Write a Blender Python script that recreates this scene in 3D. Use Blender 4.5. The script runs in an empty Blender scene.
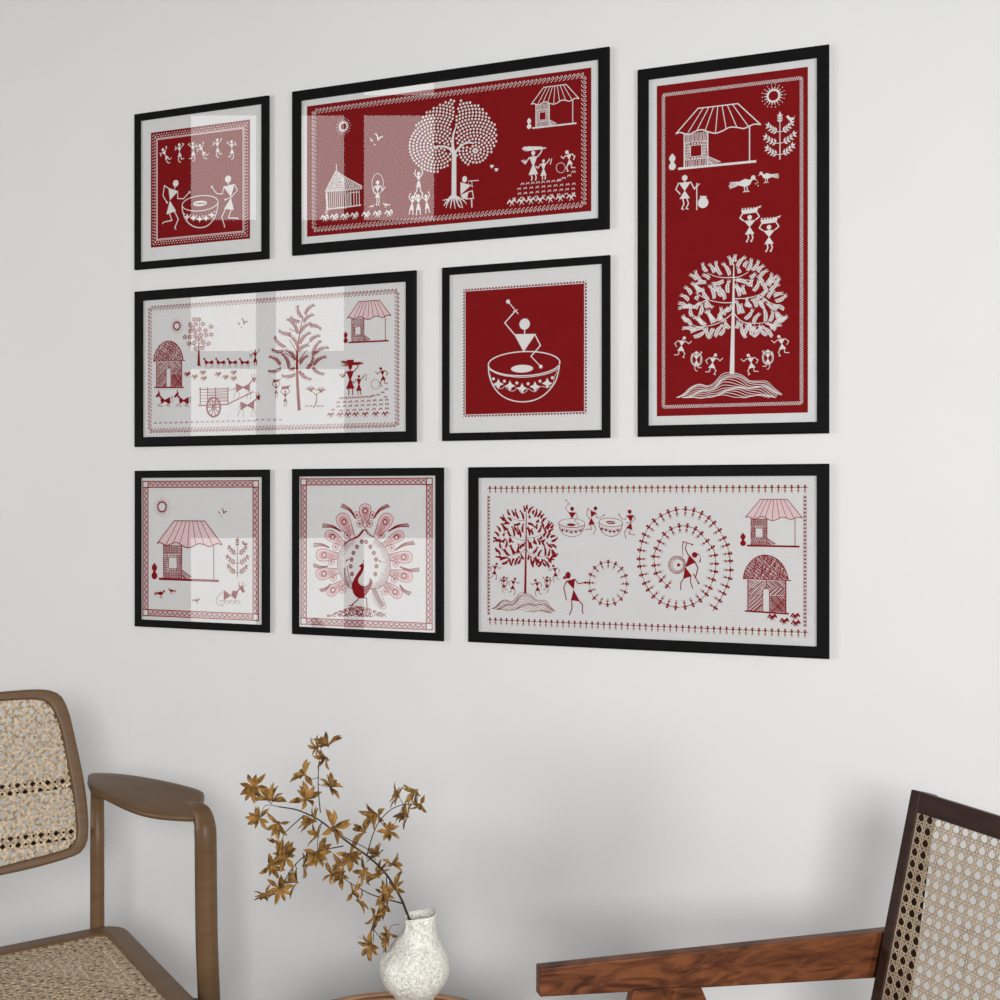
import bpy, bmesh, math, random
from mathutils import Vector, Matrix
R = random.Random(7)
C = bpy.context.scene.collection
PI = math.pi
# ---------------------------------------------------------------- camera model (fitted to the eight frames)
F, TH, YH, D, EYE = 1179.88, 0.368676, 497.36, 2.7, 1.28
CT, ST = math.cos(TH), math.sin(TH)
CAM = Vector((D*ST, -D*CT, EYE))
RV, AV = Vector((CT, ST, 0)), Vector((-ST, CT, 0))
def ray(px, py): return RV*((px-500)/F) + AV + Vector((0, 0, (YH-py)/F))
def cz(px, py, z): return CAM + ray(px, py)*z                       # point at depth z from the camera
def onY(px, py, y): r = ray(px, py); return CAM + r*((y-CAM.y)/r.y)
def onH(px, py, h): r = ray(px, py); return CAM + r*((h-CAM.z)/r.z)
def onP(px, py, p, n): r = ray(px, py); return CAM + r*((p-CAM).dot(n)/r.dot(n))
def cam2w(x, z, h): return Vector((CAM.x, CAM.y, 0)) + RV*x + AV*z + Vector((0, 0, h))

# ---------------------------------------------------------------- materials
def mat(name, col=(.5,.5,.5), rough=.5, spec=.5, build=None):
    m = bpy.data.materials.new(name); m.use_nodes = True
    nt = m.node_tree; b = nt.nodes['Principled BSDF']
    b.inputs['Base Color'].default_value = (*col, 1); b.inputs['Roughness'].default_value = rough
    b.inputs['Specular IOR Level'].default_value = spec
    if build: build(nt, b)
    return m
def noise_col(c1, c2, scale, vec=(1,1,1), detail=6, bump=0, lo=.3, hi=.7, bscale=None, dist=0):
    def f(nt, b):
        N = nt.nodes; L = nt.links
        tc = N.new('ShaderNodeTexCoord'); mp = N.new('ShaderNodeMapping'); mp.inputs['Scale'].default_value = vec
        nz = N.new('ShaderNodeTexNoise'); nz.inputs['Scale'].default_value = scale; nz.inputs['Detail'].default_value = detail
        nz.inputs['Distortion'].default_value = dist
        rp = N.new('ShaderNodeValToRGB')
        rp.color_ramp.elements[0].position = lo; rp.color_ramp.elements[0].color = (*c1, 1)
        rp.color_ramp.elements[1].position = hi; rp.color_ramp.elements[1].color = (*c2, 1)
        L.new(tc.outputs['Object'], mp.inputs[0]); L.new(mp.outputs[0], nz.inputs['Vector'])
        L.new(nz.outputs[0], rp.inputs[0]); L.new(rp.outputs[0], b.inputs['Base Color'])
        if bump:
            n2 = N.new('ShaderNodeTexNoise'); n2.inputs['Scale'].default_value = bscale or scale; n2.inputs['Detail'].default_value = 5
            L.new(mp.outputs[0], n2.inputs['Vector'])
            bp = N.new('ShaderNodeBump'); bp.inputs['Strength'].default_value = bump; bp.inputs['Distance'].default_value = .002
            L.new(n2.outputs[0], bp.inputs['Height']); L.new(bp.outputs[0], b.inputs['Normal'])
    return f
M = {}
M['wall'] = mat('wall_paint', (.80,.80,.79), .9, .1, noise_col((.775,.775,.77), (.79,.79,.785), 3, bump=.05, bscale=60))
M['floor'] = mat('floor_boards', (.1,.07,.05), .5, .2, noise_col((.085,.062,.045), (.12,.088,.062), 3, (1,8,1)))
M['rear'] = mat('dark_paint', (.035,.035,.037), .9, .05, noise_col((.033,.033,.035), (.037,.037,.039), 4))
M['black'] = mat('black_frame_lacquer', (.007,.007,.007), .6, .06, noise_col((.0062,.0062,.0062), (.0078,.0078,.008), 30, (1,1,1)))
M['mat'] = mat('mat_board', (.72,.715,.71), .9, .1, noise_col((.735,.735,.73), (.755,.755,.75), 20))
M['paper'] = mat('paper', (.66,.655,.65), .9, .1, noise_col((.70,.695,.69), (.72,.715,.71), 20))
M['redpaper'] = mat('red_paper', (.24,.008,.011), .9, .05, noise_col((.222,.008,.010), (.236,.009,.011), 20))
M['whiteink'] = mat('white_ink', (.70,.685,.67), .9, .1, noise_col((.76,.745,.73), (.78,.765,.75), 20))
M['redink'] = mat('red_ink', (.24,.008,.011), .9, .05, noise_col((.24,.008,.013), (.26,.009,.015), 20))
M['pinkink'] = mat('pink_ink', (.6,.3,.31), .9, .05, noise_col((.60,.35,.36), (.64,.39,.40), 20))
M['palepink'] = mat('pale_pink_ink', (.7,.5,.5), .9, .05, noise_col((.74,.56,.57), (.77,.59,.60), 20))
M['frost'] = mat('window_frame_paint', (.05,.05,.05), .5, .3, noise_col((.045,.045,.045), (.055,.055,.055), 9))
def glass():
    m = bpy.data.materials.new('picture_glass'); m.use_nodes = True; nt = m.node_tree; nt.nodes.clear()
    o = nt.nodes.new('ShaderNodeOutputMaterial'); mx = nt.nodes.new('ShaderNodeMixShader'); t = nt.nodes.new('ShaderNodeBsdfTransparent')
    g = nt.nodes.new('ShaderNodeBsdfGlossy'); g.inputs['Roughness'].default_value = 0
    fr = nt.nodes.new('ShaderNodeFresnel'); ge = nt.nodes.new('ShaderNodeNewGeometry'); ma = nt.nodes.new('ShaderNodeMath'); ma.operation = 'MULTIPLY_ADD'
    L = nt.links; L.new(ge.outputs['Backfacing'], ma.inputs[0]); ma.inputs[1].default_value = 1/1.8-1.8; ma.inputs[2].default_value = 1.8; L.new(ma.outputs[0], fr.inputs['IOR'])   # same thin pane from both sides
    L.new(fr.outputs[0], mx.inputs[0]); L.new(t.outputs[0], mx.inputs[1]); L.new(g.outputs[0], mx.inputs[2]); L.new(mx.outputs[0], o.inputs[0])
    return m
M['glass'] = glass()
def clear():
    m = bpy.data.materials.new('picture_glass_back'); m.use_nodes = True; nt = m.node_tree; nt.nodes.clear()
    o = nt.nodes.new('ShaderNodeOutputMaterial'); t = nt.nodes.new('ShaderNodeBsdfTransparent'); nt.links.new(t.outputs[0], o.inputs[0])
    return m
M['clear'] = clear()
def emit(name, col, s):
    m = bpy.data.materials.new(name); m.use_nodes = True; nt = m.node_tree; nt.nodes.clear()
    o = nt.nodes.new('ShaderNodeOutputMaterial'); e = nt.nodes.new('ShaderNodeEmission'); e.inputs[0].default_value = (*col, 1); e.inputs[1].default_value = s
    nt.links.new(e.outputs[0], o.inputs[0]); return m

# ---------------------------------------------------------------- objects
def tag(o, label=None, cat=None, group=None, kind=None):
    for k, v in (('label', label), ('category', cat), ('group', group), ('kind', kind)):
        if v: o[k] = v
    return o
def thing(name, label, cat, loc=(0,0,0), rotz=0, group=None):
    o = bpy.data.objects.new(name, None); C.objects.link(o); o.location = loc; o.rotation_euler = (0,0,rotz); o.empty_display_size = .1
    return tag(o, label, cat, group)
def mesh_obj(name, verts, faces, mats, parent=None, idx=None, smooth=False):
    me = bpy.data.meshes.new(name); me.from_pydata([tuple(v) for v in verts], [], faces)
    for m in (mats if isinstance(mats, (list, tuple)) else [mats]): me.materials.append(m)
    if idx: me.polygons.foreach_set('material_index', idx)
    if smooth: me.polygons.foreach_set('use_smooth', [True]*len(me.polygons))
    me.update(); o = bpy.data.objects.new(name, me); C.objects.link(o)
    if parent: o.parent = parent
    return o
def bm_obj(name, bm, mats, parent=None, smooth=False, bevel=0, seg=2, inv=None):
    me = bpy.data.meshes.new(name)
    bmesh.ops.recalc_face_normals(bm, faces=bm.faces)
    if inv is not None: bmesh.ops.transform(bm, matrix=inv, verts=bm.verts)
    if smooth:
        for f in bm.faces: f.smooth = True
    bm.to_mesh(me); bm.free()
    for m in (mats if isinstance(mats, (list, tuple)) else [mats]): me.materials.append(m)
    o = bpy.data.objects.new(name, me); C.objects.link(o)
    if parent: o.parent = parent
    if bevel:
        b = o.modifiers.new('bevel', 'BEVEL'); b.width = bevel; b.segments = seg; b.limit_method = 'ANGLE'; b.angle_limit = .6
        for p in me.polygons: p.use_smooth = True
        w = o.modifiers.new('wn', 'WEIGHTED_NORMAL'); w.keep_sharp = True
    return o
def add_box(bm, a, b):
    (x0,y0,z0), (x1,y1,z1) = a, b
    v = [bm.verts.new(p) for p in ((x0,y0,z0),(x1,y0,z0),(x1,y1,z0),(x0,y1,z0),(x0,y0,z1),(x1,y0,z1),(x1,y1,z1),(x0,y1,z1))]
    for f in ((0,1,2,3),(4,5,6,7),(0,1,5,4),(1,2,6,5),(2,3,7,6),(3,0,4,7)): bm.faces.new([v[i] for i in f])
def add_hexa(bm, pts):                                            # 4 bottom + 4 top corners
    v = [bm.verts.new(p) for p in pts]
    for f in ((0,1,2,3),(4,5,6,7),(0,1,5,4),(1,2,6,5),(2,3,7,6),(3,0,4,7)): bm.faces.new([v[i] for i in f])
def add_bar(bm, p, q, w, h, up=Vector((0,0,1)), w2=None, h2=None):    # a rectangular bar from p to q
    p, q = Vector(p), Vector(q); d = (q-p).normalized(); s = d.cross(up).normalized(); t = s.cross(d).normalized()
    w2 = w2 or w; h2 = h2 or h
    add_hexa(bm, [p-s*w/2-t*h/2, p+s*w/2-t*h/2, p+s*w/2+t*h/2, p-s*w/2+t*h/2, q-s*w2/2-t*h2/2, q+s*w2/2-t*h2/2, q+s*w2/2+t*h2/2, q-s*w2/2+t*h2/2])
def add_tube(bm, pts, rad, n=12, flat=None):
    pts = [Vector(p) for p in pts]; rings = []
    if not isinstance(rad, (list, tuple)): rad = [rad]*len(pts)
    ref = None
    for i, p in enumerate(pts):
        d = (pts[min(i+1, len(pts)-1)] - pts[max(i-1, 0)]).normalized()
        if ref is None: ref = d.orthogonal().normalized()
        ref = (ref - d*ref.dot(d)).normalized(); s = d.cross(ref)
        rings.append([bm.verts.new(p + (ref*math.cos(2*PI*k/n) + s*math.sin(2*PI*k/n))*rad[i]) for k in range(n)])
    for a, b in zip(rings, rings[1:]):
        for k in range(n): bm.faces.new((a[k], a[(k+1)%n], b[(k+1)%n], b[k]))
    bm.faces.new(rings[0][::-1]); bm.faces.new(rings[-1])
def cr(pts, n=6, closed=False):                                    # Catmull-Rom
    P = [tuple(p) for p in pts]; out = []; m = len(P)
    dim = len(P[0])
    for i in range(m if closed else m-1):
        p0 = P[(i-1)%m] if closed else P[max(i-1,0)]; p1 = P[i]; p2 = P[(i+1)%m]; p3 = P[(i+2)%m] if closed else P[min(i+2,m-1)]
        for k in range(n):
            t = k/n
            out.append(tuple(.5*(2*p1[j]+(p2[j]-p0[j])*t+(2*p0[j]-5*p1[j]+4*p2[j]-p3[j])*t*t+(3*p1[j]-p0[j]-3*p2[j]+p3[j])*t**3) for j in range(dim)))
    if not closed: out.append(P[-1])
    return out

# ---------------------------------------------------------------- pens: flat printed ink, coordinates measured on enlarged views
YA = .0059                                                          # plane of the prints
class Ink:
    def __init__(s): s.v = []; s.f = []; s.i = []
    def poly(s, pts, m):
        k = len(s.v); s.v += pts; s.f.append(tuple(range(k, k+len(pts)))); s.i.append(m)
class Pen:
    def __init__(s, ink, mp, sc, m=1): s.ink, s.mp, s.sc, s.m = ink, mp, sc, m      # mp: local -> wall (u,v); sc(x,y): metres per unit
    def col(s, m): return Pen(s.ink, s.mp, s.sc, m)
    def poly(s, pts): s.ink.poly([s.mp(*p) for p in pts], s.m)
    def uvpoly(s, pts): s.ink.poly(pts, s.m)
    def line(s, pts, w, w2=None, closed=False):
        P = [s.mp(*p) for p in pts]; n = len(P)
        if n < 2: return
        if closed: P.append(P[0]); n += 1
        a = w*s.sc(*pts[0])/2; b = (w2 if w2 is not None else w)*s.sc(*pts[0])/2
        L = []; Rr = []
        for i in range(n):
            if closed and i in (0, n-1): p0, p2 = P[n-2], P[1]
            else: p0, p2 = P[max(i-1,0)], P[min(i+1,n-1)]
            p = P[i]
            d1 = (p[0]-p0[0], p[1]-p0[1]); d2 = (p2[0]-p[0], p2[1]-p[1])
            l1 = math.hypot(*d1) or 0; l2 = math.hypot(*d2) or 0
            t = ((d1[0]/l1 if l1 else 0)+(d2[0]/l2 if l2 else 0), (d1[1]/l1 if l1 else 0)+(d2[1]/l2 if l2 else 0))
            lt = math.hypot(*t) or 1; t = (t[0]/lt, t[1]/lt)
            r = a+(b-a)*i/(n-1)
            if l1 and l2:
                c = max(.5, abs(t[0]*d1[0]/l1+t[1]*d1[1]/l1)); r /= c
            L.append((p[0]-t[1]*r, p[1]+t[0]*r)); Rr.append((p[0]+t[1]*r, p[1]-t[0]*r))
        for i in range(n-1): s.ink.poly([L[i], L[i+1], Rr[i+1], Rr[i]], s.m)
    def curve(s, pts, w, w2=None, n=5, closed=False): s.line(cr(pts, n, closed), w, w2, closed)
    def disc(s, x, y, r, n=14, r2=None):
        c = s.mp(x, y); k = s.sc(x, y)
        s.ink.poly([(c[0]+k*r*math.cos(2*PI*i/n), c[1]+k*(r2 or r)*math.sin(2*PI*i/n)) for i in range(n)], s.m)
    def ell(s, x, y, rx, ry, rot=0, n=28):                           # list of points of an ellipse in pen coordinates
        c, d = math.cos(rot), math.sin(rot)
        return [(x+rx*math.cos(t)*c-ry*math.sin(t)*d, y+rx*math.cos(t)*d+ry*math.sin(t)*c) for t in [2*PI*i/n for i in range(n)]]
    def ring(s, x, y, rx, ry, w, rot=0, n=28): s.line(s.ell(x, y, rx, ry, rot, n), w, closed=True)
    def hatch(s, poly, ang, pitch, w, jit=0, skip=0):                # hatch lines clipped to a convex polygon
        ca, sa = math.cos(ang), math.sin(ang)
        q = [-x*sa+y*ca for x, y in poly]; t = min(q)+pitch*.5
        while t < max(q):
            hits = []
            for (x1,y1), (x2,y2) in zip(poly, poly[1:]+poly[:1]):
                a = -x1*sa+y1*ca-t; b = -x2*sa+y2*ca-t
                if (a < 0) != (b < 0): k = a/(a-b); hits.append((x1+(x2-x1)*k, y1+(y2-y1)*k))
            if len(hits) >= 2 and R.random() >= skip:
                hits.sort(key=lambda p: p[0]*ca+p[1]*sa)
                s.line([hits[0], hits[-1]], w)
            t += pitch*(1+R.uniform(-jit, jit))
def view(ink, x0, y0, sc, m=1):
    def mp(x, y): p = onY(x0+x/sc, y0+y/sc, YA); return (p.x, p.z)
    def s(x, y):
        r = ray(x0+x/sc, y0+y/sc); return ((YA-CAM.y)/r.y)/F/sc
    return Pen(ink, mp, s, m)
def redraw(src, sx, sy, hs, dst, dx, dy, hd, flip=False, rot=0, sxk=1):
    """src view pen (defines shapes) -> pen whose output lands in dst's ink, anchored, scaled by heights hs->hd"""
    c0 = src.mp(sx, sy); c1 = dst.mp(dx, dy)
    k = (hd*dst.sc(dx, dy))/(hs*src.sc(sx, sy)); cc, ss = math.cos(rot), math.sin(rot); fl = -1 if flip else 1
    def mp(x, y):
        p = src.mp(x, y); a = (p[0]-c0[0])*k*fl*sxk; b = (p[1]-c0[1])*k
        return (c1[0]+a*cc-b*ss, c1[1]+a*ss+b*cc)
    return Pen(dst.ink, mp, lambda x, y: src.sc(x, y)*k, dst.m)
def local(p, x, y, h, rot=0, flip=False, sx=1):                      # local pen: a right, b up, unit = height h, origin at x,y
    c = p.mp(x, y); k = h*p.sc(x, y); cc, ss = math.cos(rot), math.sin(rot); fl = -1 if flip else 1
    return Pen(p.ink, lambda a, b: (c[0]+k*(a*fl*sx*cc-b*ss), c[1]+k*(a*fl*sx*ss+b*cc)), lambda a, b: k, p.m)
WINDOW = 2.55; WORLD = .125; EXPO = 0.15; DEN = True
KL = CAM - AV*1.2 + RV*.1 + Vector((0,0,.34))
AREAS = [('key_light', tuple(KL), (0,0,1.1), .52, 70), ('right_light', (3.75,-3.6,1.3), (-.2,0,.9), .7, 66), ('left_light', (-3.75,-2.75,1.35), (-.6,0,1.0), .7, 38)]
# ---------------------------------------------------------------- motifs (a right, b up, unit = motif height)
def sun(p, x, y, r, k=1):
    q = local(p, x, y, r); q.ring(0, 0, .5, .5, .16*k, n=24)
    for i in range(18):
        t = 2*PI*i/18; c, s = math.cos(t), math.sin(t)
        q.line([(c*.55, s*.55), (c*.82, s*.82)], .1*k, .04*k)
        if i % 2 == 0: q.disc(c*1.0, s*1.0, .05*k, 6)
        else: q.line([(c*.9, s*.9), (c*1.02, s*1.02)], .05*k)
def gulls(p, x, y, w):
    q = local(p, x, y, w)
    q.poly([(-.18,.28),(.02,.22),(.12,.05),(.14,-.12),(.2,-.02),(.36,.03),(.5,.02),(.4,-.06),(.24,-.12),(.12,-.26),(.05,-.14),(.03,.03),(-.04,.14)])
    q.poly([(-.5,.0),(-.4,-.02),(-.33,-.12),(-.28,-.16),(-.18,-.15),(-.27,-.2),(-.31,-.28),(-.38,-.2),(-.42,-.1)])
    q.poly([(-.2,-.36),(-.13,-.44),(-.04,-.44),(-.1,-.52),(-.17,-.48)])
def porch_hut(p, x, y, h, lw=.022, hatchm=None, pinkroof=None, sx=1):
    """measured on the porch hut of the long white picture; base centre at x,y"""
    q = local(p, x, y, h, sx=sx)
    g = lambda X, Y: ((X-245)/303, (395-Y)/303)
    top = [g(165,92), g(335,92)]
    eave = [g(*t) for t in cr([(68,211),(85,205),(110,216),(128,221),(150,210),(180,204),(208,218),(240,230),(270,222),(300,208),(330,212),(360,222),(385,212),(405,206),(431,212)], 4)]
    if pinkroof is not None:
        q.col(pinkroof).poly([top[0], top[1]] + eave[::-1])
    q.line([eave[0], top[0], top[1], eave[-1]], lw)
    q.line(eave, lw*1.1)
    for X0, X1, Y1 in ((188,120,214),(212,160,204),(232,196,210),(250,240,226),(268,285,212),(290,330,210),(312,378,212)):
        q.line([g(X0,92), g(X1,Y1)], lw*.75)
    q.line([g(78,393), g(412,395)], .04)
    q.line([g(384,212), g(384,392)], lw)
    # room
    q.line([g(105,216), g(105,392)], lw); q.line([g(207,216), g(207,392)], lw)
    for Y in (262, 352): q.line([g(105,Y), g(207,Y)], lw*.7)
    hm = q if hatchm is None else q.col(hatchm)
    if hatchm is None:
        for a, b, c_, d_ in ((107,216,205,260),(107,356,205,388),(107,266,130,350),(182,266,205,350)):
            poly = [g(a,b), g(c_,b), g(c_,d_), g(a,d_)]
            q.hatch(poly, PI/2+.06, .02, .0095, .25)
            if b in (266,): q.hatch(poly, 0, .05, .008)
    else:
        for a, b, c_, d_ in ((107,216,205,260),(107,356,205,388),(107,266,130,350),(182,266,205,350)):
            poly = [g(a,b), g(c_,b), g(c_,d_), g(a,d_)]
            q.hatch(poly, PI/2+.06, .019, .011, .25); q.hatch(poly, 0, .035, .008)
    q.line([g(132,278), g(132,340)], .014); q.line([g(181,278), g(181,340)], .014)
    for Y, s in ((272,1),(346,-1)):
        for X in (140,152,164,176): q.disc(*g(X,Y), .016, 8)
        q.line([g(130,Y+8*s), g(183,Y+8*s)], .01)
    # steps
    q.hatch([g(210,345), g(258,378), g(248,386), g(210,386)], .75, .022, .011)
    q.line([g(208,345), g(262,380)], .014); q.line([g(212,372), g(228,388)], .02)
    # pots
    q.disc(*g(53,378), .062, 16, .062); q.disc(*g(53,336), .055, 16, .06); q.disc(*g(53,318), .022, 8); q.line([g(45,357), g(61,357)], .03)
def dome_hut(p, x, y, h):
    q = local(p, x, y, h)
    g = lambda X, Y: ((X-205)/372, (825-Y)/372)
    dome = [g(*t) for t in cr([(55,605),(62,565),(85,520),(120,480),(165,456),(205,452),(250,465),(295,500),(325,550),(342,608)], 4)]
    q.line(dome, .014); q.line([g(52,607), g(360,613)], .016)
    dp = dome + [dome[0]]
    for k, (a, m_) in enumerate(((.9,.026),(-.5,.05),(2.3,.045),(1.4,.06))):
        q.hatch(dome, a, m_, .0115, .4, .1)
    q.line([g(85,612), g(85,818)], .022); q.line([g(325,612), g(325,822)], .022)
    q.line([g(64,817), g(345,826)], .03)
    for X0, Y0, X1, Y1, a in ((92,618,200,665,.7),(92,665,178,708,.75),(208,618,320,665,2.4),(225,665,320,710,.75),(92,716,176,814,.75),(226,720,320,816,2.3),(226,720,320,816,.8)):
        poly = [g(X0,Y0), g(X1,Y0), g(X1,Y1), g(X0,Y1)]; q.hatch(poly, a, .024, .014, .4)
    q.line([g(88,712), g(178,712)], .014); q.line([g(226,716), g(322,716)], .014); q.line([g(204,612), g(204,668)], .016)
    q.line([g(180,815), g(180,680), g(188,668), g(216,668), g(222,680), g(222,818)], .013)
POSE = {
 'dance': dict(h=(0,.93,.075), t=[(-.14,.8),(.14,.8),(0,.56)], s=[(0,.58),(-.13,.3),(.13,.3)], a=[[(-.14,.8),(-.28,.68),(-.22,.9)],[(.14,.8),(.28,.92),(.2,.98)]], l=[[(-.04,.3),(-.1,.15),(-.02,0),(.06,.0)],[(.06,.3),(.1,.15),(.27,.17)]]),
 'run': dict(h=(.12,.9,.075), t=[(-.12,.8),(.16,.76),(.0,.53)], s=[(0,.56),(-.18,.32),(.12,.28)], a=[[(-.12,.8),(-.28,.66),(-.2,.5)],[(.16,.76),(.3,.62),(.42,.74)]], l=[[(-.1,.3),(-.12,.14),(-.3,.12)],[(.06,.3),(.14,.16),(.06,0),(.13,-.02)]]),
 'stand': dict(h=(0,.93,.085), t=[(-.16,.8),(.16,.8),(0,.54)], s=[(0,.56),(-.14,.32),(.14,.32)], a=[[(-.16,.8),(-.24,.62),(-.12,.46)],[(.16,.8),(.26,.58),(.4,.72)]], l=[[(-.05,.32),(-.02,.17),(-.08,.03),(-.02,.0)],[(.06,.32),(.1,.17),(.04,.03),(.1,.0)]]),
 'carry': dict(h=(0,.78,.075), t=[(-.16,.68),(.16,.68),(0,.46)], s=[(0,.48),(-.13,.24),(.13,.24)], a=[[(-.16,.68),(-.27,.78),(-.2,.92)],[(.16,.68),(.27,.78),(.2,.92)]], l=[[(-.05,.24),(-.03,.12),(-.08,0),(-.1,.02)],[(.06,.24),(.09,.12),(.05,0),(.02,.02)]]),
 'up': dict(h=(0,.82,.085), t=[(-.13,.72),(.13,.72),(0,.5)], s=[(-.05,.5),(.05,.5),(.12,.22),(-.12,.22)], a=[[(-.12,.7),(-.2,.85),(-.14,1.02)],[(.12,.7),(.2,.85),(.14,1.02)]], l=[[(-.07,.24),(-.1,.0)],[(.07,.24),(.1,.0)]]),
 'woman': dict(h=(0,.9,.07), t=[(-.14,.78),(.14,.78),(.03,.5),(-.03,.5)], s=[(-.03,.5),(.03,.5),(.16,.2),(-.16,.2)], a=[[(-.14,.76),(-.28,.58),(-.4,.7)],[(.14,.76),(.26,.88),(.3,.98)]], l=[[(-.07,.2),(-.04,.1),(-.06,0)],[(.07,.2),(.1,.1),(.08,0)]]),
}
def fig(p, x, y, h, pose='dance', lw=.03, flip=False, rot=0, sx=1.0, ww=1.0):
    q = local(p, x, y, h, rot, flip, sx); P = POSE[pose]
    q.disc(P['h'][0], P['h'][1], P['h'][2]*ww, 12); q.line([(P['h'][0], P['h'][1]), ((P['t'][0][0]+P['t'][1][0])/2, P['t'][0][1])], lw)
    q.poly(P['t']); q.poly(P['s'])
    for l in P['a']+P['l']: q.line(l, lw)
    return q
def basket(q):
    q.poly([(-.2,.9),(-.24,1.03),(.24,1.06),(.2,.92)]); q.disc(.28,1.08,.03,6); q.line([(.1,1.04),(.32,1.12)], .03)
    for i in range(6): q.disc(-.2+.08*i, 1.07, .03, 6)
def drummer_left(p):
    p.disc(275,487,26); p.line([(272,505),(266,530)],7)
    p.poly([(219,523),(294,547),(230,618)]); p.poly([(230,620),(278,700),(203,727)])
    p.line([(222,527),(188,504),(177,582),(208,634)],7); p.disc(208,635,8)
    p.line([(290,548),(290,604),(335,606),(378,558)],7); p.disc(381,555,9)
    p.line([(265,703),(295,762),(268,828),(278,842)],8); p.line([(226,715),(246,772),(185,785),(172,798)],8)
def drummer_right(p):
    p.disc(677,455,28); p.line([(680,480),(684,500)],7)
    p.poly([(640,512),(728,492),(700,592)]); p.poly([(700,598),(722,692),(646,684)])
    p.line([(645,512),(633,570),(588,565),(556,520)],7); p.disc(553,515,10)
    p.line([(726,494),(750,540),(704,592),(660,612)],7); p.disc(657,612,9)
    p.line([(657,685),(629,745),(652,820),(647,826)],8); p.line([(702,690),(680,752),(752,755),(755,764)],8)
def star4(p, x, y, r):
    pts = []
    for i in range(8):
        t = i*PI/4; rr = r if i % 2 == 0 else r*.45; pts.append((x+rr*math.cos(t), y+rr*math.sin(t)))
    p.poly(pts)
def drum_small(p):
    p.ring(463,641,139,58,7,-.12); p.ring(462,642,48,15,12,-.08,18); p.ring(462,642,28,7,4,-.08,12)
    p.curve([(325,665),(330,710),(355,770),(400,812),(455,828),(515,815),(565,765),(592,700),(602,625)],8)
    for x, y in ((363,745),(411,752),(459,762),(508,755),(553,731)): star4(p, x, y, 27)
    for x, y in ((340,722),(388,731),(435,738),(483,738),(530,727),(575,705)): p.disc(x, y, 7, 8)
def drum_large(p):
    p.disc(460,380,29); p.line([(460,405),(460,434)],6)
    p.poly([(406,432),(517,430),(455,523)])
    p.line([(410,436),(358,374),(413,312)],6); p.line([(378,268),(427,328)],5); p.disc(375,265,11); p.line([(400,318),(424,306)],4)
    p.line([(512,432),(541,490),(493,545)],6); p.line([(490,543),(541,596)],5); p.disc(543,598,10)
    p.ring(457,583,184,62,6,-.04,40); p.poly(p.ell(447,609,57,20,-.03))
    p.curve([(274,590),(278,640),(300,700),(340,745),(390,770),(450,779),(515,768),(570,735),(615,680),(634,620),(640,570)],6,n=6)
    p.curve([(276,612),(330,638),(400,650),(470,652),(545,642),(600,626),(640,603)],4)
    for x, y in ((325,688),(385,697),(447,710),(513,701),(576,684)): star4(p, x, y, 28)
    for x, y in ((300,661),(356,673),(420,682),(478,686),(539,673),(602,655)):
        p.disc(x, y, 8, 10)
    p.curve([(283,635),(292,680),(312,700),(345,712),(356,700),(385,722),(410,720),(420,705),(447,735),(472,722),(480,712),(512,728),(540,700),(575,705),(605,690),(612,655),(628,620)],2.5,n=3)
def tufts(p, x, y, s, m=None):                                      # two-stroke grass sprig
    q = local(p, x, y, s)
    q.line([(-.5,.0),(-.25,.35),(0,.1)], .12, .2); q.line([(.0,.1),(.3,.4),(.5,.1)], .2, .1)
    q.line([(0,.1),(-.2,-.3)], .12, .04); q.line([(.02,.1),(.28,-.25)], .12, .04)
def chev(p, x, y, s):
    q = local(p, x, y, s); q.line([(-.42,-.25),(-.25,.22),(0,-.05),(.25,.25),(.42,-.2)], .13)
LEAVES = [(412,128,414,90),(392,148,376,100),(425,158,470,102),(484,180,508,115),(466,160,484,128),(512,178,550,125),(545,188,578,152),
 (380,208,342,140),(330,205,300,130),(290,192,262,145),(246,186,222,140),(262,228,226,206),(212,240,180,185),(186,232,150,205),(345,240,282,256),(242,248,180,262),
 (370,310,378,240),(438,196,430,168),(420,235,492,262),(500,220,530,200),(505,275,512,235),(520,300,552,240),(452,300,420,262),(575,260,548,215),(560,215,600,180),
 (590,265,628,200),(610,270,660,212),(640,255,672,226),(620,300,668,262),(596,300,574,262),(570,330,600,300),
 (200,310,160,255),(225,300,180,265),(155,320,120,278),(255,350,222,290),(290,345,262,270),(310,300,290,265),(352,350,315,275),(335,330,312,296),(140,355,96,325),(182,352,196,328),
 (120,385,84,372),(150,380,110,395),(175,395,84,402),(160,450,150,400),(205,440,215,378),(180,405,205,370),(242,360,278,395),(250,400,240,372),
 (440,330,412,270),(470,320,460,270),(435,435,418,360),(462,430,448,380),(470,375,500,385),(505,395,480,345),(540,395,512,350),(560,380,590,350),(575,395,545,360),
 (640,330,690,315),(650,360,712,325),(605,340,640,300),(700,408,640,385),(660,408,602,370),(590,480,575,390),(560,330,530,350),
 (470,465,515,410),(520,490,555,435),(615,480,632,420),(680,470,652,425),(660,430,690,455),(640,500,705,460),(665,480,715,450),(620,520,680,500),
 (280,490,240,420),(300,480,255,415),(310,475,330,400),(345,440,370,400),(360,420,392,385),(340,470,318,440),(155,500,105,455),(130,480,108,448),(220,495,170,455),(240,500,195,450),
 (180,530,108,520),(150,540,230,520),(170,570,240,530),(265,580,245,520),(285,520,270,560),(295,570,340,500),(320,560,352,510),(380,520,352,475),(420,520,430,480),
 (475,575,450,490),(460,560,480,500),(505,560,530,510),(520,570,560,505),(545,540,500,500),(630,570,570,510),(600,560,560,520),(650,530,600,490),(505,535,495,490)]
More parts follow.
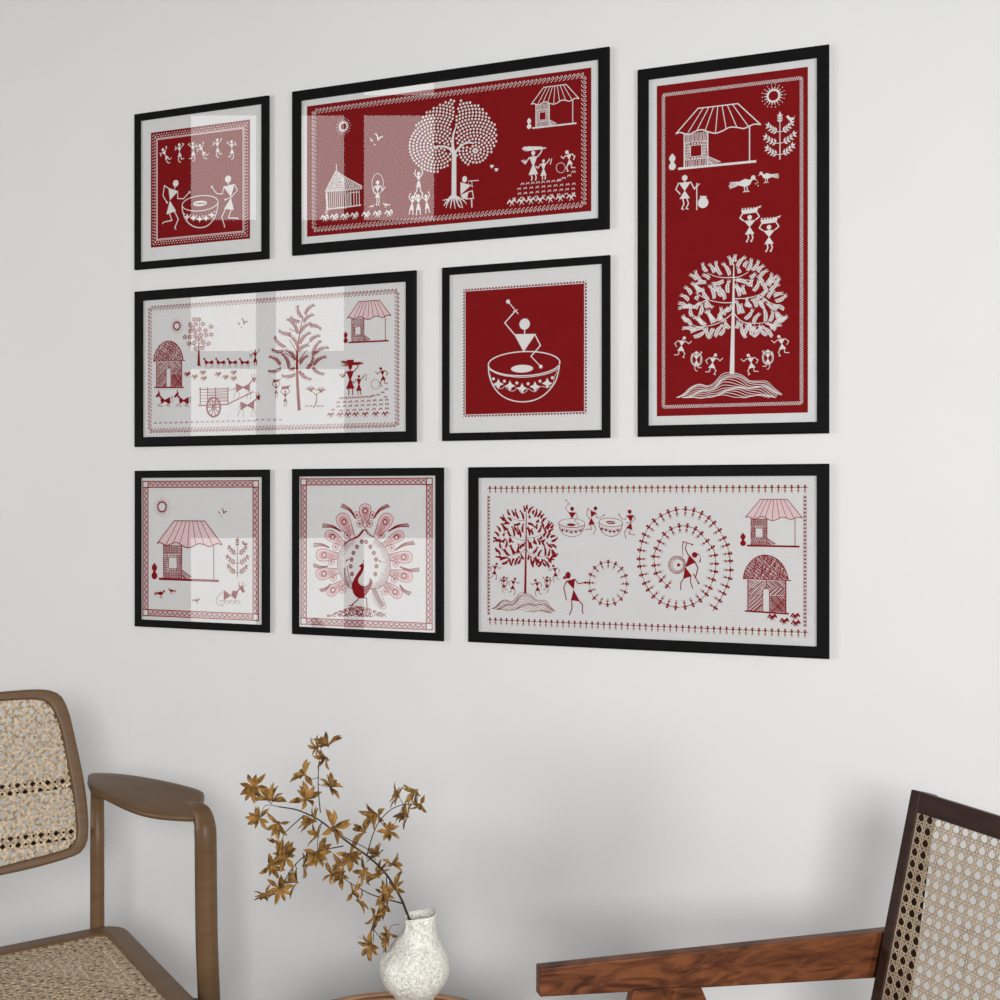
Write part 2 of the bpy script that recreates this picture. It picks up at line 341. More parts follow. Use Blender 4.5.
def leaf(p, x0, y0, x1, y1, w, lw, solid=False, bend=.12):
    dx, dy = x1-x0, y1-y0; L = math.hypot(dx, dy) or 1; nx, ny = -dy/L, dx/L
    n = max(3, int(L/(w*.22))); sp = []
    for i in range(n+1):
        t = i/n; o = bend*L*math.sin(PI*t); sp.append((x0+dx*t+nx*o, y0+dy*t+ny*o, w*.5*(.35+.65*math.sin(PI*min(1,t*1.1+.12))**.5 if t < .85 else .8)))
    if solid:
        p.poly([(x-nx*k, y-ny*k) for x, y, k in sp]+[(x+nx*k, y+ny*k) for x, y, k in sp[::-1]]); return
    for sgn in (-1, 1):
        p.line([(x+sgn*nx*k, y+sgn*ny*k) for x, y, k in sp], lw)
        p.poly([(x+sgn*nx*k*.78, y+sgn*ny*k*.78) for x, y, k in sp]+[(x+sgn*nx*k*.14, y+sgn*ny*k*.14) for x, y, k in sp[::-1]])
    for k in (-.6, 0, .6): p.disc(x1+nx*w*k*.6+dx/L*w*.22, y1+ny*w*k*.6+dy/L*w*.22, w*.12, 6)
def big_tree(p, solid=False, pale=None):
    lp = p if pale is None else p.col(pale)
    for i, l in enumerate(LEAVES):
        leaf(lp if pale is not None else p, *l, 21, 2.6, solid, .1 if i % 2 else -.1)
        if pale is not None and not solid: pass
    p.line([(405,140),(402,400),(394,788)], 5, 27)
    for b in ([(402,218),(360,222),(300,215),(250,195)],[(402,222),(440,215),(490,190)],[(402,368),(330,368),(250,350),(180,310)],[(402,345),(480,342),(560,320),(620,285)],[(400,430),(340,475),(280,500),(200,510),(150,495)],[(402,425),(440,470),(500,492),(600,488),(640,520)],[(250,350),(200,375),(170,395)],[(560,330),(620,370),(700,408)],[(402,235),(470,235),(520,238)]):
        p.curve(b, 6, 3)
def mound(p, k=1):
    prof = [(68,930),(110,905),(150,868),(200,848),(250,858),(290,840),(330,795),(370,780),(420,785),(460,800),(500,828),(560,830),(600,832),(640,870),(690,910)]
    base = 930
    for j in range(13):
        t = j/13
        c = [(x, y+(base-y)*t*1.0 + 9*math.sin(x*.021+j*.9)*min(1,t*4)) for x, y in prof]
        c = [(x+ (380-x)*.02*j, min(y, base-2+3*math.sin(x*.05))) for x, y in c]
        p.curve(c, 3.6*k, n=4)
def small_dancers(p):
    for x, y, f_ in ((97,690,0),(280,790,0)): fig(p, x, y, 125, 'run', .035, bool(f_), sx=1.15)
    for x, y in ((687,680),(507,790)): fig(p, x, y, 125, 'run', .035, True, sx=1.15)
    for x, y, f_ in ((185,770,0),(605,760,1)):
        fig(p, x, y, 115, 'dance', .035, bool(f_))
        p.ring(x, y-68, 32, 40, 5, n=18); p.ring(x, y-68, 25, 32, 2.5, n=18)
def plant(p, x, y, h):                                              # slim bush with paired leaves and a perched bird
    q = local(p, x, y, h)
    q.line([(.0,.0),(0,.86)], .022, .014)
    def lf(a, b, t, L): c, s = math.cos(t), math.sin(t); q.poly([(a,b),(a+L*.45*c-L*.22*s,b+L*.45*s+L*.22*c),(a+L*c,b+L*s),(a+L*.45*c+L*.22*s,b+L*.45*s-L*.22*c)])
    for sd in (-1, 1):
        for b0, ln in ((.1,.24),(.33,.27),(.56,.22)):
            q.curve([(0,b0),(sd*ln*.5,b0+.03),(sd*ln,b0+.14)], .014)
            for k in range(4):
                t = .3+.22*k; a = sd*ln*t; b = b0+.15*t*t
                lf(a, b, PI/2-sd*.25, .1); lf(a, b, (0 if sd > 0 else PI)-sd*.45*-1*-1, .09)
            lf(sd*ln, b0+.14, PI/2-sd*.9, .09)
        for k in range(3): lf(0, .76+.05*k, PI/2-sd*.8, .08)
    lf(0, .84, PI/2, .14)
    q.poly([(.12,.86),(.17,.88),(.2,.83),(.28,.82),(.3,.88),(.28,.78),(.2,.76),(.16,.8)])
def hen(p, x, y, w, flip=False):
    q = local(p, x, y, w, 0, flip)
    q.poly([(-.1,.18),(.1,.26),(.3,.2),(.36,.12),(.28,.0),(.1,-.06),(-.08,.0),(-.2,.06)])
    q.line([(.3,.14),(.4,.26)], .09); q.disc(.42,.28,.09,10); q.line([(.46,.24),(.58,.14)], .05, .01)
    for k in range(6): q.line([(-.12,.1+.012*k),(-.5,.02+.05*k-.1)], .022)
    q.line([(-.15,.16),(-.35,.16),(-.52,.04),(-.4,-.04),(-.15,.03)], .03)
    for a in (.08, .18): q.line([(a,-.05),(a+.02,-.24)], .035); q.line([(a-.06,-.26),(a+.02,-.22),(a+.1,-.26)], .03)
def chain_border(p, x0, y0, x1, y1, period, amp, lw, dots=True):     # rect in wall coordinates
    def run(ax, ay, bx, by):                                        # a braid of tilted ovals with a dot in each
        L = math.hypot(bx-ax, by-ay); n = max(1, round(L/period)); dx, dy = (bx-ax)/L, (by-ay)/L; per = L/n
        for i in range(n):
            s = per*(i+.5); cx, cy = ax+dx*s, ay+dy*s; c, d = math.cos(.75), math.sin(.75)
            pts = []
            for k in range(12):
                t = 2*PI*k/12; a = per*.56*math.cos(t); b = amp*.52*math.sin(t); X, Y = a*c-b*d, a*d+b*c; Y *= 1.35
                pts.append((cx+dx*X-dy*Y, cy+dy*X+dx*Y))
            p.line(pts[:11], lw)
    run(x0,y0,x1,y0); run(x1,y0,x1,y1); run(x1,y1,x0,y1); run(x0,y1,x0,y0)
def zig_line(p, x0, y0, x1, y1, period, amp, lw):
    for ax, ay, bx, by in ((x0,y0,x1,y0),(x1,y0,x1,y1),(x1,y1,x0,y1),(x0,y1,x0,y0)):
        L = math.hypot(bx-ax, by-ay); n = round(L/period); dx, dy = (bx-ax)/L, (by-ay)/L
        p.line([(ax+dx*L*i/(2*n)-dy*(amp if i % 2 else -amp), ay+dy*L*i/(2*n)+dx*(amp if i % 2 else -amp)) for i in range(2*n+1)], lw)
        for o in (-amp*1.25, amp*1.25): p.line([(ax-dy*o, ay+dx*o), (bx-dy*o, by+dx*o)], lw*.45)
def wallpen(ink, m=1): return Pen(ink, lambda a, b: (a, b), lambda a, b: 1, m)
def px_rect(tl, br, tr=None, bl=None, y=None):
    y = YA if y is None else y
    a = onY(*tl, y); b = onY(*br, y); L = [a, b]
    u0, v1, u1, v0 = a.x, a.z, b.x, b.z
    if tr: t = onY(*tr, y); u1 = (u1+t.x)/2; v1 = (v1+t.z)/2
    if bl: t = onY(*bl, y); u0 = (u0+t.x)/2; v0 = (v0+t.z)/2
    return u0, v0, u1, v1
# ---------------------------------------------------------------- the eight pictures
INNER = {1:(-.3714,-.2354,.2262,.3623), 2:(-.1942,.0864,.2294,.3602), 8:(.1284,.2609,.0581,.3381), 3:(-.3688,-.0885,.0578,.189),
         4:(-.0475,.0894,.0554,.1919), 5:(-.3709,-.235,-.1174,.0187), 6:(-.1965,-.0601,-.1175,.0189), 7:(-.0205,.2608,-.1148,.0167)}
def picture(k, label, white, draw, member, rect=None, group='black framed red and white folk art prints'):
    u0, u1, v0, v1 = [t*D for t in INNER[k]]; v0 += EYE; v1 += EYE
    cx, cy = (u0+u1)/2, (v0+v1)/2; T = .010; w = member+.0007*D
    root = thing('picture_frame', label, 'picture', (cx, T, cy), 0, group)
    rel = lambda a, y, b: (a-cx, y-T, b-cy)
    # frame: four mitred members, one mesh
    bm = bmesh.new()
    prof = [(0,.0),(w*.82,0.0),(w,.0022),(w,T),(-.002,T),(-.002,.0066),(0,.0066)]         # offset outwards, depth
    rings = [[bm.verts.new(rel(*c)) for c in ((u0-o,y,v0-o),(u1+o,y,v0-o),(u1+o,y,v1+o),(u0-o,y,v1+o))] for o, y in prof]
    for a, b in zip(rings, rings[1:]+rings[:1]):
        for i in range(4): bm.faces.new((a[i], a[(i+1)%4], b[(i+1)%4], b[i]))
    bm_obj('frame', bm, M['black'], root)
    # backing board, mat board
    bm = bmesh.new(); add_box(bm, rel(u0-.0015,.0095,v0-.0015), rel(u1+.0015,.0125,v1+.0015)); bm_obj('backing_board', bm, M['rear'], root)
    bm = bmesh.new(); add_box(bm, rel(u0-.001,.0065,v0-.001), rel(u1+.001,.0093,v1+.001)); bm_obj('mat_board', bm, M['mat'] if rect else M['paper'], root)
    # print
    ink = Ink(); draw(ink)
    z = .0004
    V = []; Fc = []; I = []
    if rect: a0, b0, a1, b1 = rect
    else: a0, b0, a1, b1 = u0+.001, v0+.001, u1-.001, v1-.001
    bx = [(a0,.0060,b0),(a1,.0060,b0),(a1,.0060,b1),(a0,.0060,b1),(a0,.0064,b0),(a1,.0064,b0),(a1,.0064,b1),(a0,.0064,b1)]
    V += [rel(*c) for c in bx]
    for f in ((0,1,2,3),(4,7,6,5),(0,4,5,1),(1,5,6,2),(2,6,7,3),(3,7,4,0)): Fc.append(f); I.append(0)
    n = len(V); lay = {1:.00570, 2:.00582, 5:.00594, 3:.00552, 4:.00548}   # every mark a hair above the one before, so none coincide
    ys = [0]*len(ink.v)
    cnt = {}
    for f, i in zip(ink.f, ink.i):
        j = cnt[i] = cnt.get(i, 0)+1
        for q in f: ys[q] = lay[i]-1.6e-6*(j % 97 if i in (1, 4) else j % 60)
    V += [rel(p[0], ys[i], p[1]) for i, p in enumerate(ink.v)]
    Fc += [tuple(q+n for q in f) for f in ink.f]; I += ink.i
    mats = [M['redpaper'], M['whiteink'], M['pinkink'], M['redpaper'], M['whiteink'], M['pinkink']] if not white else [M['paper'], M['redink'], M['pinkink'], M['paper'], M['redink'], M['palepink']]
    mesh_obj('art_print', V, Fc, mats, root, I)
    # glass
    b = [rel(*c) for c in ((u0,.0028,v0),(u1,.0028,v0),(u1,.0028,v1),(u0,.0028,v1),(u0,.0046,v0),(u1,.0046,v0),(u1,.0046,v1),(u0,.0046,v1))]
    mesh_obj('glass_pane', b, [(0,1,2,3),(4,7,6,5),(0,4,5,1),(1,5,6,2),(2,6,7,3),(3,7,4,0)], [M['glass'], M['clear']], root, [0,1,1,1,1,1])
    return root
MPX = lambda x, y=300: view(Ink(), 0, 0, 1).sc(x, y)                 # metres per photo pixel
# 1: two drummers --------------------------------------------------
def draw1(ink):
    p = view(ink, 140, 120, 7.69); drummer_left(p); drummer_right(p); drum_small(p)
    for i, (x, y) in enumerate(((225,330),(308,325),(413,315),(510,298),(600,288),(710,300))):
        h = 145
        if i in (0, 3): fig(p, x, y, 132, 'dance', .045, rot=.5, sx=1.1, ww=1.2)
        else: fig(p, x, y, h, 'dance', .045, flip=i in (2,5), rot=.05, sx=1.0, ww=1.15)
    q = wallpen(ink); u0, v0, u1, v1 = RECT[1]; m = MPX(200)
    a = 1.6*m; st = 2.9*m
    def row(off, size, pitch, mode):
        x0, y0, x1, y1 = u0+off, v0+off, u1-off, v1-off
        for (ax, ay, bx, by) in ((x0,y0,x1,y0),(x1,y0,x1,y1),(x1,y1,x0,y1),(x0,y1,x0,y0)):
            L = math.hypot(bx-ax, by-ay); n = int(L/pitch); dx, dy = (bx-ax)/L, (by-ay)/L
            for i in range(n):
                s = L*(i+.5)/n; cx, cy = ax+dx*s, ay+dy*s
                if mode == 'tri': q.uvpoly([(cx-dx*size, cy-dy*size), (cx+dx*size, cy+dy*size), (cx-dy*size*1.5, cy+dx*size*1.5)])
                else: q.uvpoly([(cx-dx*size*.3, cy-dy*size*.3), (cx+dx*size*.3, cy+dy*size*.3), (cx+dx*size*.3-dy*size*2.4, cy+dy*size*.3+dx*size*2.4), (cx-dx*size*.3-dy*size*2.4, cy-dy*size*.3+dx*size*2.4)])
    row(2.2*m, .8*m, 3.1*m, 'tri'); row(4.3*m, .95*m, 3.1*m, 'tri')
    e = 6.9*m; q.col(2).line([(u0+e,v0+e),(u1-e,v0+e),(u1-e,v1-e),(u0+e,v1-e)], 1.5*m, closed=True)
    x0, y0, x1, y1 = u0+8*m, v0+8*m, u1-8*m, v1-8*m
    q.line([(x0,y0),(x1,y0),(x1,y1),(x0,y1)], .5*m, closed=True)
# 2: round tree ----------------------------------------------------
CROWN = [(430,135),(500,140),(570,152),(640,185),(700,240),(745,310),(768,380),(762,450),(725,520),(690,580),(640,610),(560,605),(500,580),(478,545),(458,520),
 (435,560),(430,600),(380,645),(310,670),(240,655),(180,620),(150,560),(135,490),(140,430),(160,370),(200,300),(240,250),(290,210),(350,165)]
def inside(P, x, y):
    c = False
    for (x1,y1), (x2,y2) in zip(P, P[1:]+P[:1]):
        if (y1 > y) != (y2 > y) and x < (x2-x1)*(y-y1)/(y2-y1)+x1: c = not c
    return c
def round_hut(p):
    p.line([(243,540),(243,497)],6); apex = (240,540)
    p.poly([(175,672),(180,700),(186,790),(178,800),(170,690)])
    p.hatch([(240,540),(298,590),(300,665),(175,672)], 1.9, 7, 3.6, .3); p.hatch([(240,540),(298,590),(300,665),(175,672)], .5, 13, 3.5, .3); p.hatch([(240,540),(298,590),(300,665),(175,672)], -.1, 15, 3.5, .3)
    p.hatch([(250,545),(410,640),(408,660),(300,668)], .55, 9, 3.6, .3); p.hatch([(250,545),(410,640),(408,660),(300,668)], 1.9, 14, 3.2, .3)
    p.line([(168,675),(240,538),(300,580),(412,640),(410,658),(330,665)],5); p.line([(168,675),(240,672),(300,668),(330,665)],7)
    for x in range(182, 300, 13): p.line([(x,675),(x+6,792)],4.5)
    for x in (305,318,338,358,376,394): p.line([(x,668),(x+3,775)],5 if x > 320 else 3.5)
    p.hatch([(308,685),(335,685),(338,775),(308,778)],1.57,7,3)
    p.line([(330,685),(395,680)],5); p.line([(180,797),(240,788),(330,778),(408,766)],8)
    for k in range(4): p.line([(165+k*3,822-k*12),(190-k*2,812-k*12)],5)
def draw2(ink):
    p = view(ink, 300, 90, 6.667); sun(p, 290, 243, 54, 1.2); gulls(p, 510, 315, 105); round_hut(p)
    for i, x in enumerate((165,228,300,362,440,515,592)): tufts(p, x, 858-(x-165)*.075, 62); tufts(p, x+8, 866-(x-165)*.075, 40)
    fig(p, 518, 770, 165, 'stand', .04, sx=.85); p.ring(518,625,38,68,4); hen(p, 478, 778, 36); hen(p, 578, 770, 52, True)
    p = view(ink, 390, 80, 7.14)
    fig(p, 205, 800, 160, 'up', .05); fig(p, 203, 965, 165, 'up', .05); fig(p, 150, 962, 150, 'up', .05, rot=-.12); fig(p, 270, 950, 150, 'up', .05, rot=.12)
    def rows(cx, cy, test, r0=14):
        for j in range(22):
            r = r0+25*j; n = max(6, int(2*PI*r/24.0))
            for i in range(n):
                t = 2*PI*i/n+j*.4; x, y = cx+r*math.cos(t), cy+r*math.sin(t)*.95
                if test(x, y): p.disc(x, y, 9.4, 7)
    trunkx = lambda y: 455-(y-400)*.02 if y > 330 else 455+(330-y)*.13
    def ok(x, y, left):
        if not inside(CROWN, x, y): return False
        d = x-trunkx(y)
        if left and d > -12: return False
        if not left and d < 12: return False
        if 460 < y < 520 and abs(x-455) < 26: return False
        if left and x > 320 and abs(y-(465+((x-320)/115)**2*45)) < 14: return False
        if not left and 480 < x < 600 and abs(y-(450+((600-x)/125)**2*45)) < 13: return False
        return True
    rows(330, 475, lambda x, y: ok(x, y, True)); rows(610, 505, lambda x, y: ok(x, y, False))
    p.poly([(440,480),(436,440),(448,380),(478,310),(484,312),(470,350),(458,400),(456,450),(462,495),(474,520),(474,820),(485,840),(428,840),(440,820),(442,525),(425,500),(392,484),(340,478),(318,474),(345,466),(395,468),(430,482)])
    p.poly([(466,505),(490,475),(530,448),(570,440),(600,446),(598,458),(565,452),(530,462),(500,488),(474,520)])
    for b in ([(435,830),(415,850),(375,860)],[(440,835),(410,880),(400,915)],[(448,835),(435,885),(432,918)],[(430,840),(395,880),(385,900)],[(456,835),(460,880),(466,920)],[(465,835),(485,880),(500,905)],[(474,835),(505,870),(520,915)],[(480,835),(525,860),(548,888)],[(470,835),(492,900),(515,908)]): p.curve(b, 13, 4)
    p.disc(533,709,19,14,23); p.poly([(503,730),(578,752),(504,820)]); p.poly([(504,822),(560,795),(552,845),(520,850)])
    p.line([(560,722),(635,717)],6); p.line([(575,748),(590,765),(582,722)],6); p.line([(555,755),(562,735)],5)
    p.line([(550,805),(588,790),(597,845),(540,850)],7); p.line([(583,850),(585,910)],9)
    for x, y in ((728,617),(760,641)): p.disc(x-5,y-3,9); p.disc(x+6,y-3,8); p.poly([(x-13,y),(x+13,y),(x-2,y+16)])
    p = view(ink, 500, 70, 6.667)
    porch_hut(p, 362, 372, 265, sx=1.06)
    fig(p, 222, 738, 205, 'woman', .04); p.line([(160,600),(172,612),(165,620)],8)
    for i in range(26): a = R.uniform(-.45,.45); p.line([(225-80*math.cos(a)*R.uniform(.5,1),525+50*math.sin(a)*R.uniform(.2,1)),(225+85*math.cos(a)*R.uniform(.5,1),520-22*math.sin(a)*R.uniform(-1,1))],4.5)
    fig(p, 290, 732, 140, 'woman', .05); p.line([(335,630),(345,590)],6)
    fig(p, 462, 672, 140, 'run', .05, True, ww=1.2); p.ring(405,652,30,33,3.5)
    rws = [((150,390,760),8),((128,492,793),10),((130,488,825),10),((95,490,858),9)]
    for (a, b, y), n in rws:
        for i in range(n): x = a+(b-a)*i/(n-1); chev(p, x, y-(x-a)*.09, 27)
    for x, y in ((395,735),(425,722),(462,705),(490,680)): chev(p, x, y, 30)
    for x in (78,142,205,268,335,402,475): tufts(p, x, 890-(x-78)*.09, 62)
    q = wallpen(ink); m = MPX(450)
    r = px_rect((313.5,112), (584.5,203), (583.2,75), (314.5,231)); chain_border(q, *r, 4.3*m, 1.75*m, .55*m)
# 8: tall red ------------------------------------------------------
def draw8(ink):
    p = view(ink, 665, 80, 5.882)
    porch_hut(p, 304, 502, 348, .019, sx=1.2); sun(p, 638, 93, 68, 1.0); plant(p, 676, 468, 290)
    fig(p, 116, 762, 200, 'stand', .035, sx=1.1); p.line([(187,606),(187,765)],6); p.disc(224,722,32); p.line([(210,690),(240,688)],9)
    for x in (212,225,238): p.disc(x,688,7,8)
    hen(p, 455, 622, 150); hen(p, 612, 575, 110, True)
    for x, y in ((533,610),(545,603),(548,622)): p.disc(x,y,4,6)
    for x, y in ((498,950),(612,1008)): basket(fig(p, x, y, 182, 'carry', .04, sx=1.15))
    p = view(ink, 665, 240, 5.882); big_tree(p); mound(p); small_dancers(p)
    q = wallpen(ink); m = MPX(735)
    r = px_rect((663.5,95.5), (801.5,403.5), (801.5,77.5), (663.5,406.5)); zig_line(q, *r, 2.3*m, 1.15*m, .55*m)
# 4: single drummer --------------------------------------------------
def draw4(ink):
    drum_large(view(ink, 435, 250, 5.13))
    q = wallpen(ink); u0, v0, u1, v1 = RECT[4]; m = MPX(525)
    o = 2.2*m; q.line([(u0+o,v0+o),(u1-o,v0+o),(u1-o,v1-o),(u0+o,v1-o)], .75*m, closed=True)
    x0, y0, x1, y1 = u0, v0, u1, v1
    for (ax, ay, bx, by) in ((x0,y0,x1,y0),(x1,y0,x1,y1),(x1,y1,x0,y1),(x0,y1,x0,y0)):
        L = math.hypot(bx-ax, by-ay); n = round(L/(3.3*m)); dx, dy = (bx-ax)/L, (by-ay)/L
        for i in range(n):
            s = L*(i+.5)/n; cx, cy = ax+dx*s, ay+dy*s; w = .85*m; h = 1.4*m
            q.uvpoly([(cx-dx*w+dy*.1*m, cy-dy*w-dx*.1*m), (cx+dx*w+dy*.1*m, cy+dy*w-dx*.1*m), (cx+dx*w*.8-dy*h, cy+dy*w*.8+dx*h), (cx-dx*w*.8-dy*h, cy-dy*w*.8+dx*h)])
# 3: village ---------------------------------------------------------
PINE = [(318,185,285,105,0),(335,165,395,100,0),(300,210,238,180,0),(325,215,390,165,0),(285,290,215,195,1),(240,290,160,270,0),(300,290,378,222,0),(365,240,440,262,0),(290,405,225,300,1),(205,380,132,310,0),(300,360,370,285,0),(365,345,432,305,0),(290,410,360,370,0),(190,405,112,395,0),(268,465,200,400,1),(388,440,440,340,0),(400,425,490,385,0),(225,520,180,425,1),(170,500,95,445,1),(175,520,90,540,0),(265,520,225,525,0),(300,495,352,440,0),(345,525,385,445,1),(395,500,472,445,0),(270,560,180,570,0),(295,540,375,595,1),(385,515,460,560,1)]
def draw3(ink):
    p = view(ink, 145, 300, 7.69)
    sun(p, 245, 200, 56, 1.1); dome_hut(p, 185, 676, 360); gulls(p, 752, 165, 100)
    # star leaf tree
    p.line([(414,300),(414,505)],5,26); p.line([(405,503),(430,503)],8)
    for b in ([(414,400),(385,380)],[(414,370),(350,330)],[(414,340),(470,300)],[(414,390),(440,375)],[(414,300),(375,200)],[(414,310),(420,170)],[(414,360),(480,350)]): p.line(b,4)
    for x, y in ((380,150),(415,150),(350,190),(390,185),(445,185),(350,240),(385,240),(420,225),(465,235),(508,205),(308,285),(345,285),(385,275),(430,268),(470,270),(510,265),(340,335),(380,330),(450,330),(490,335),(388,375),(440,370),(400,300),(365,215),(430,300)):
        for k in range(6):
            t = 2*PI*k/6+.3; p.poly([(x,y),(x+14*math.cos(t-.35),y+14*math.sin(t-.35)),(x+22*math.cos(t),y+22*math.sin(t)),(x+14*math.cos(t+.35),y+14*math.sin(t+.35))])
        p.col(3).disc(x,y,5,6)
    # goats and herder
    for x in (490,582,672,765):
        y = 482
        p.poly([(x-26,y-22),(x,y-4),(x,y+4),(x-22,y+14),(x-32,y)]); p.poly([(x,y-4),(x+30,y-20),(x+36,y-2),(x+28,y+12),(x,y+4)])
        p.line([(x-26,y-12),(x-36,y-32)],8); p.poly([(x-40,y-36),(x-24,y-38),(x-30,y-20),(x-42,y-22)])
        for a, b in ((-24,-30),(-16,-12),(22,18),(30,36)): p.line([(x+a,y+10),(x+b,y+40)],3)
        p.line([(x+34,y-10),(x+42,y+14)],3)
    fig(p, 848, 505, 130, 'woman', .05, ww=.9); p.line([(805,445),(825,432)],3)
    for x, y in ((325,578),(382,598),(445,565),(452,610),(562,578),(620,600),(682,565),(682,610)): tufts(p, x, y, 56); tufts(p, x+4, y+4, 36)
    # rocking animals
    for x in (150,292):
        p.poly([(x-28,742),(x+4,768),(x+4,780),(x-22,800),(x-30,775)]); p.poly([(x+4,768),(x+44,745),(x+46,790),(x+36,802),(x+4,780)])
        p.line([(x-28,748),(x-52,725)],18,10); p.poly([(x-70,745),(x-42,705),(x-30,722),(x-58,752)]); p.line([(x-45,712),(x-42,690)],4); p.line([(x-36,716),(x-50,692)],4)
        p.line([(x-24,795),(x-52,812),(x-10,818)],5); p.line([(x+38,798),(x+12,812),(x+46,818)],5); p.line([(x+46,756),(x+62,742),(x+58,790)],4)
    # cart
    for x in (425,482,543,638): p.line([(x,672),(x,805)],9)
    for y, a, b in ((688,415,645),(712,418,640),(735,425,640),(757,425,640),(690,415,645),(782,425,640)): p.line([(a,y),(b,y-8)],5 if y < 700 else 3.5)
    for k in range(8): p.line([(490,700+k*12),(635,694+k*12)],3)
    p.line([(410,812),(500,808),(632,803),(832,706)],9); p.line([(645,695),(700,680)],5)
    p.ring(528,824,52,73,15); p.disc(528,824,14,12)
    for k in range(10): t = 2*PI*k/10; p.line([(528+12*math.cos(t),824+15*math.sin(t)),(528+48*math.cos(t),824+68*math.sin(t))],8)
    for x, y in ((755,672),(788,810)):
        p.poly([(x-55,y-30),(x,y-5),(x,y+5),(x-52,y+38)]); p.poly([(x,y-5),(x+52,y-42 if y > 700 else y-32),(x+50,y+32),(x,y+5)])
        for a, b in ((-48,-68),(-36,-30),(40,34),(48,60)): p.line([(x+a,y+20),(x+b,y+60),(x+b-4,y+88)],3.5)
        p.line([(x-52,y-20),(x-70,y+30)],3)
        p.line([(x+45,y-25),(x+80,y-62)],12,8); p.poly([(x+66,y-70),(x+98,y-80),(x+94,y-45),(x+84,y-36)]); p.line([(x+72,y-72),(x+62,y-105)],4); p.line([(x+84,y-75),(x+88,y-108)],4)
    for i in range(20):
        x = 80+40*i; chev(p, x, 948-i*1.0, 28)
    p = view(ink, 255, 290, 6.667)
    for i, x in enumerate((15,52,92,132,172)): chev(p, x, 866, 24)
    for l in PINE:
        leaf(p, *l[:4], 17, 2.6, False, .12 if l[4] else -.12)
        x0, y0, x1, y1 = l[:4]; L = math.hypot(x1-x0, y1-y0); n = int(L/11)
        s = 1 if l[4] else -1
        for i in range(n):
            t = (i+.6)/n; nx, ny = -(y1-y0)/L, (x1-x0)/L; o = s*.12*L*math.sin(PI*t)+s*13; p.disc(x0+(x1-x0)*t+nx*o, y0+(y1-y0)*t+ny*o, 3.6, 6)
    p.line([(320,180),(300,280),(282,400),(280,500),(283,620),(295,803)],5,24)
    for b in ([(281,520),(240,530)],[(284,480),(345,400)],[(281,470),(200,420)],[(283,420),(230,330)],[(290,395),(370,345)],[(300,290),(230,260)],[(282,540),(330,560)],[(345,500),(400,500)]): p.line(b,5)
    for x, y, h in ((142,715,110),(202,775,125)): basket(fig(p, x, y, h, 'carry', .035, ww=.8))
    # palm-like shrub
    p.curve([(388,785),(405,760),(412,720),(408,690)],8,5); p.curve([(408,700),(425,685),(450,680)],4); p.curve([(408,700),(385,680),(370,665)],4)
    for cx, cy in ((372,662),(440,668)):
        for k in range(9): t = PI*(.1+.8*k/8); p.curve([(cx,cy+16),(cx+20*math.cos(t),cy-6*math.sin(t)),(cx+36*math.cos(t),cy+16-40*math.sin(t))],4.5,3)
    for x in (345,372,422,446): chev(p, x, 775, 24)
    porch_hut(p, 757, 345, 272, .018, None, 5)
    fig(p, 635, 700, 205, 'woman', .035)
    p.line([(580,555),(590,578),(600,570)],6)
    p.poly([(612,466),(660,464),(655,492),(645,520),(625,520),(622,490)])
    for i in range(22): a = R.uniform(-.5,.5); p.line([(640-70*R.uniform(.5,1),490+45*math.sin(a)),(640+85*R.uniform(.5,1),490-40*math.sin(a)*R.uniform(-1,1))],3)
    fig(p, 693, 700, 138, 'woman', .04); p.line([(738,605),(745,560)],4)
    fig(p, 852, 640, 130, 'run', .04, True); p.ring(802,628,28,34,2.6)
    for (a, b, y), n in (((575,770,722),8),((555,880,750),9),((555,880,778),9),((575,880,806),8)):
        for i in range(n): x = a+(b-a)*i/(n-1); chev(p, x, y-(x-a)*.05, 30)
    for x, y in ((790,705),(822,700),(852,685),(876,662),(870,715),(520,800)): chev(p, x, y, 28)
    for x in (505,568,620,672,735,805,868): tufts(p, x, 840-(x-505)*.02, 50)
    q = wallpen(ink); m = MPX(280)
    r = px_rect((150,309), (397,425), (397,290.5), (150,430.5)); chain_border(q, *r, 3.9*m, 1.6*m, .72*m)
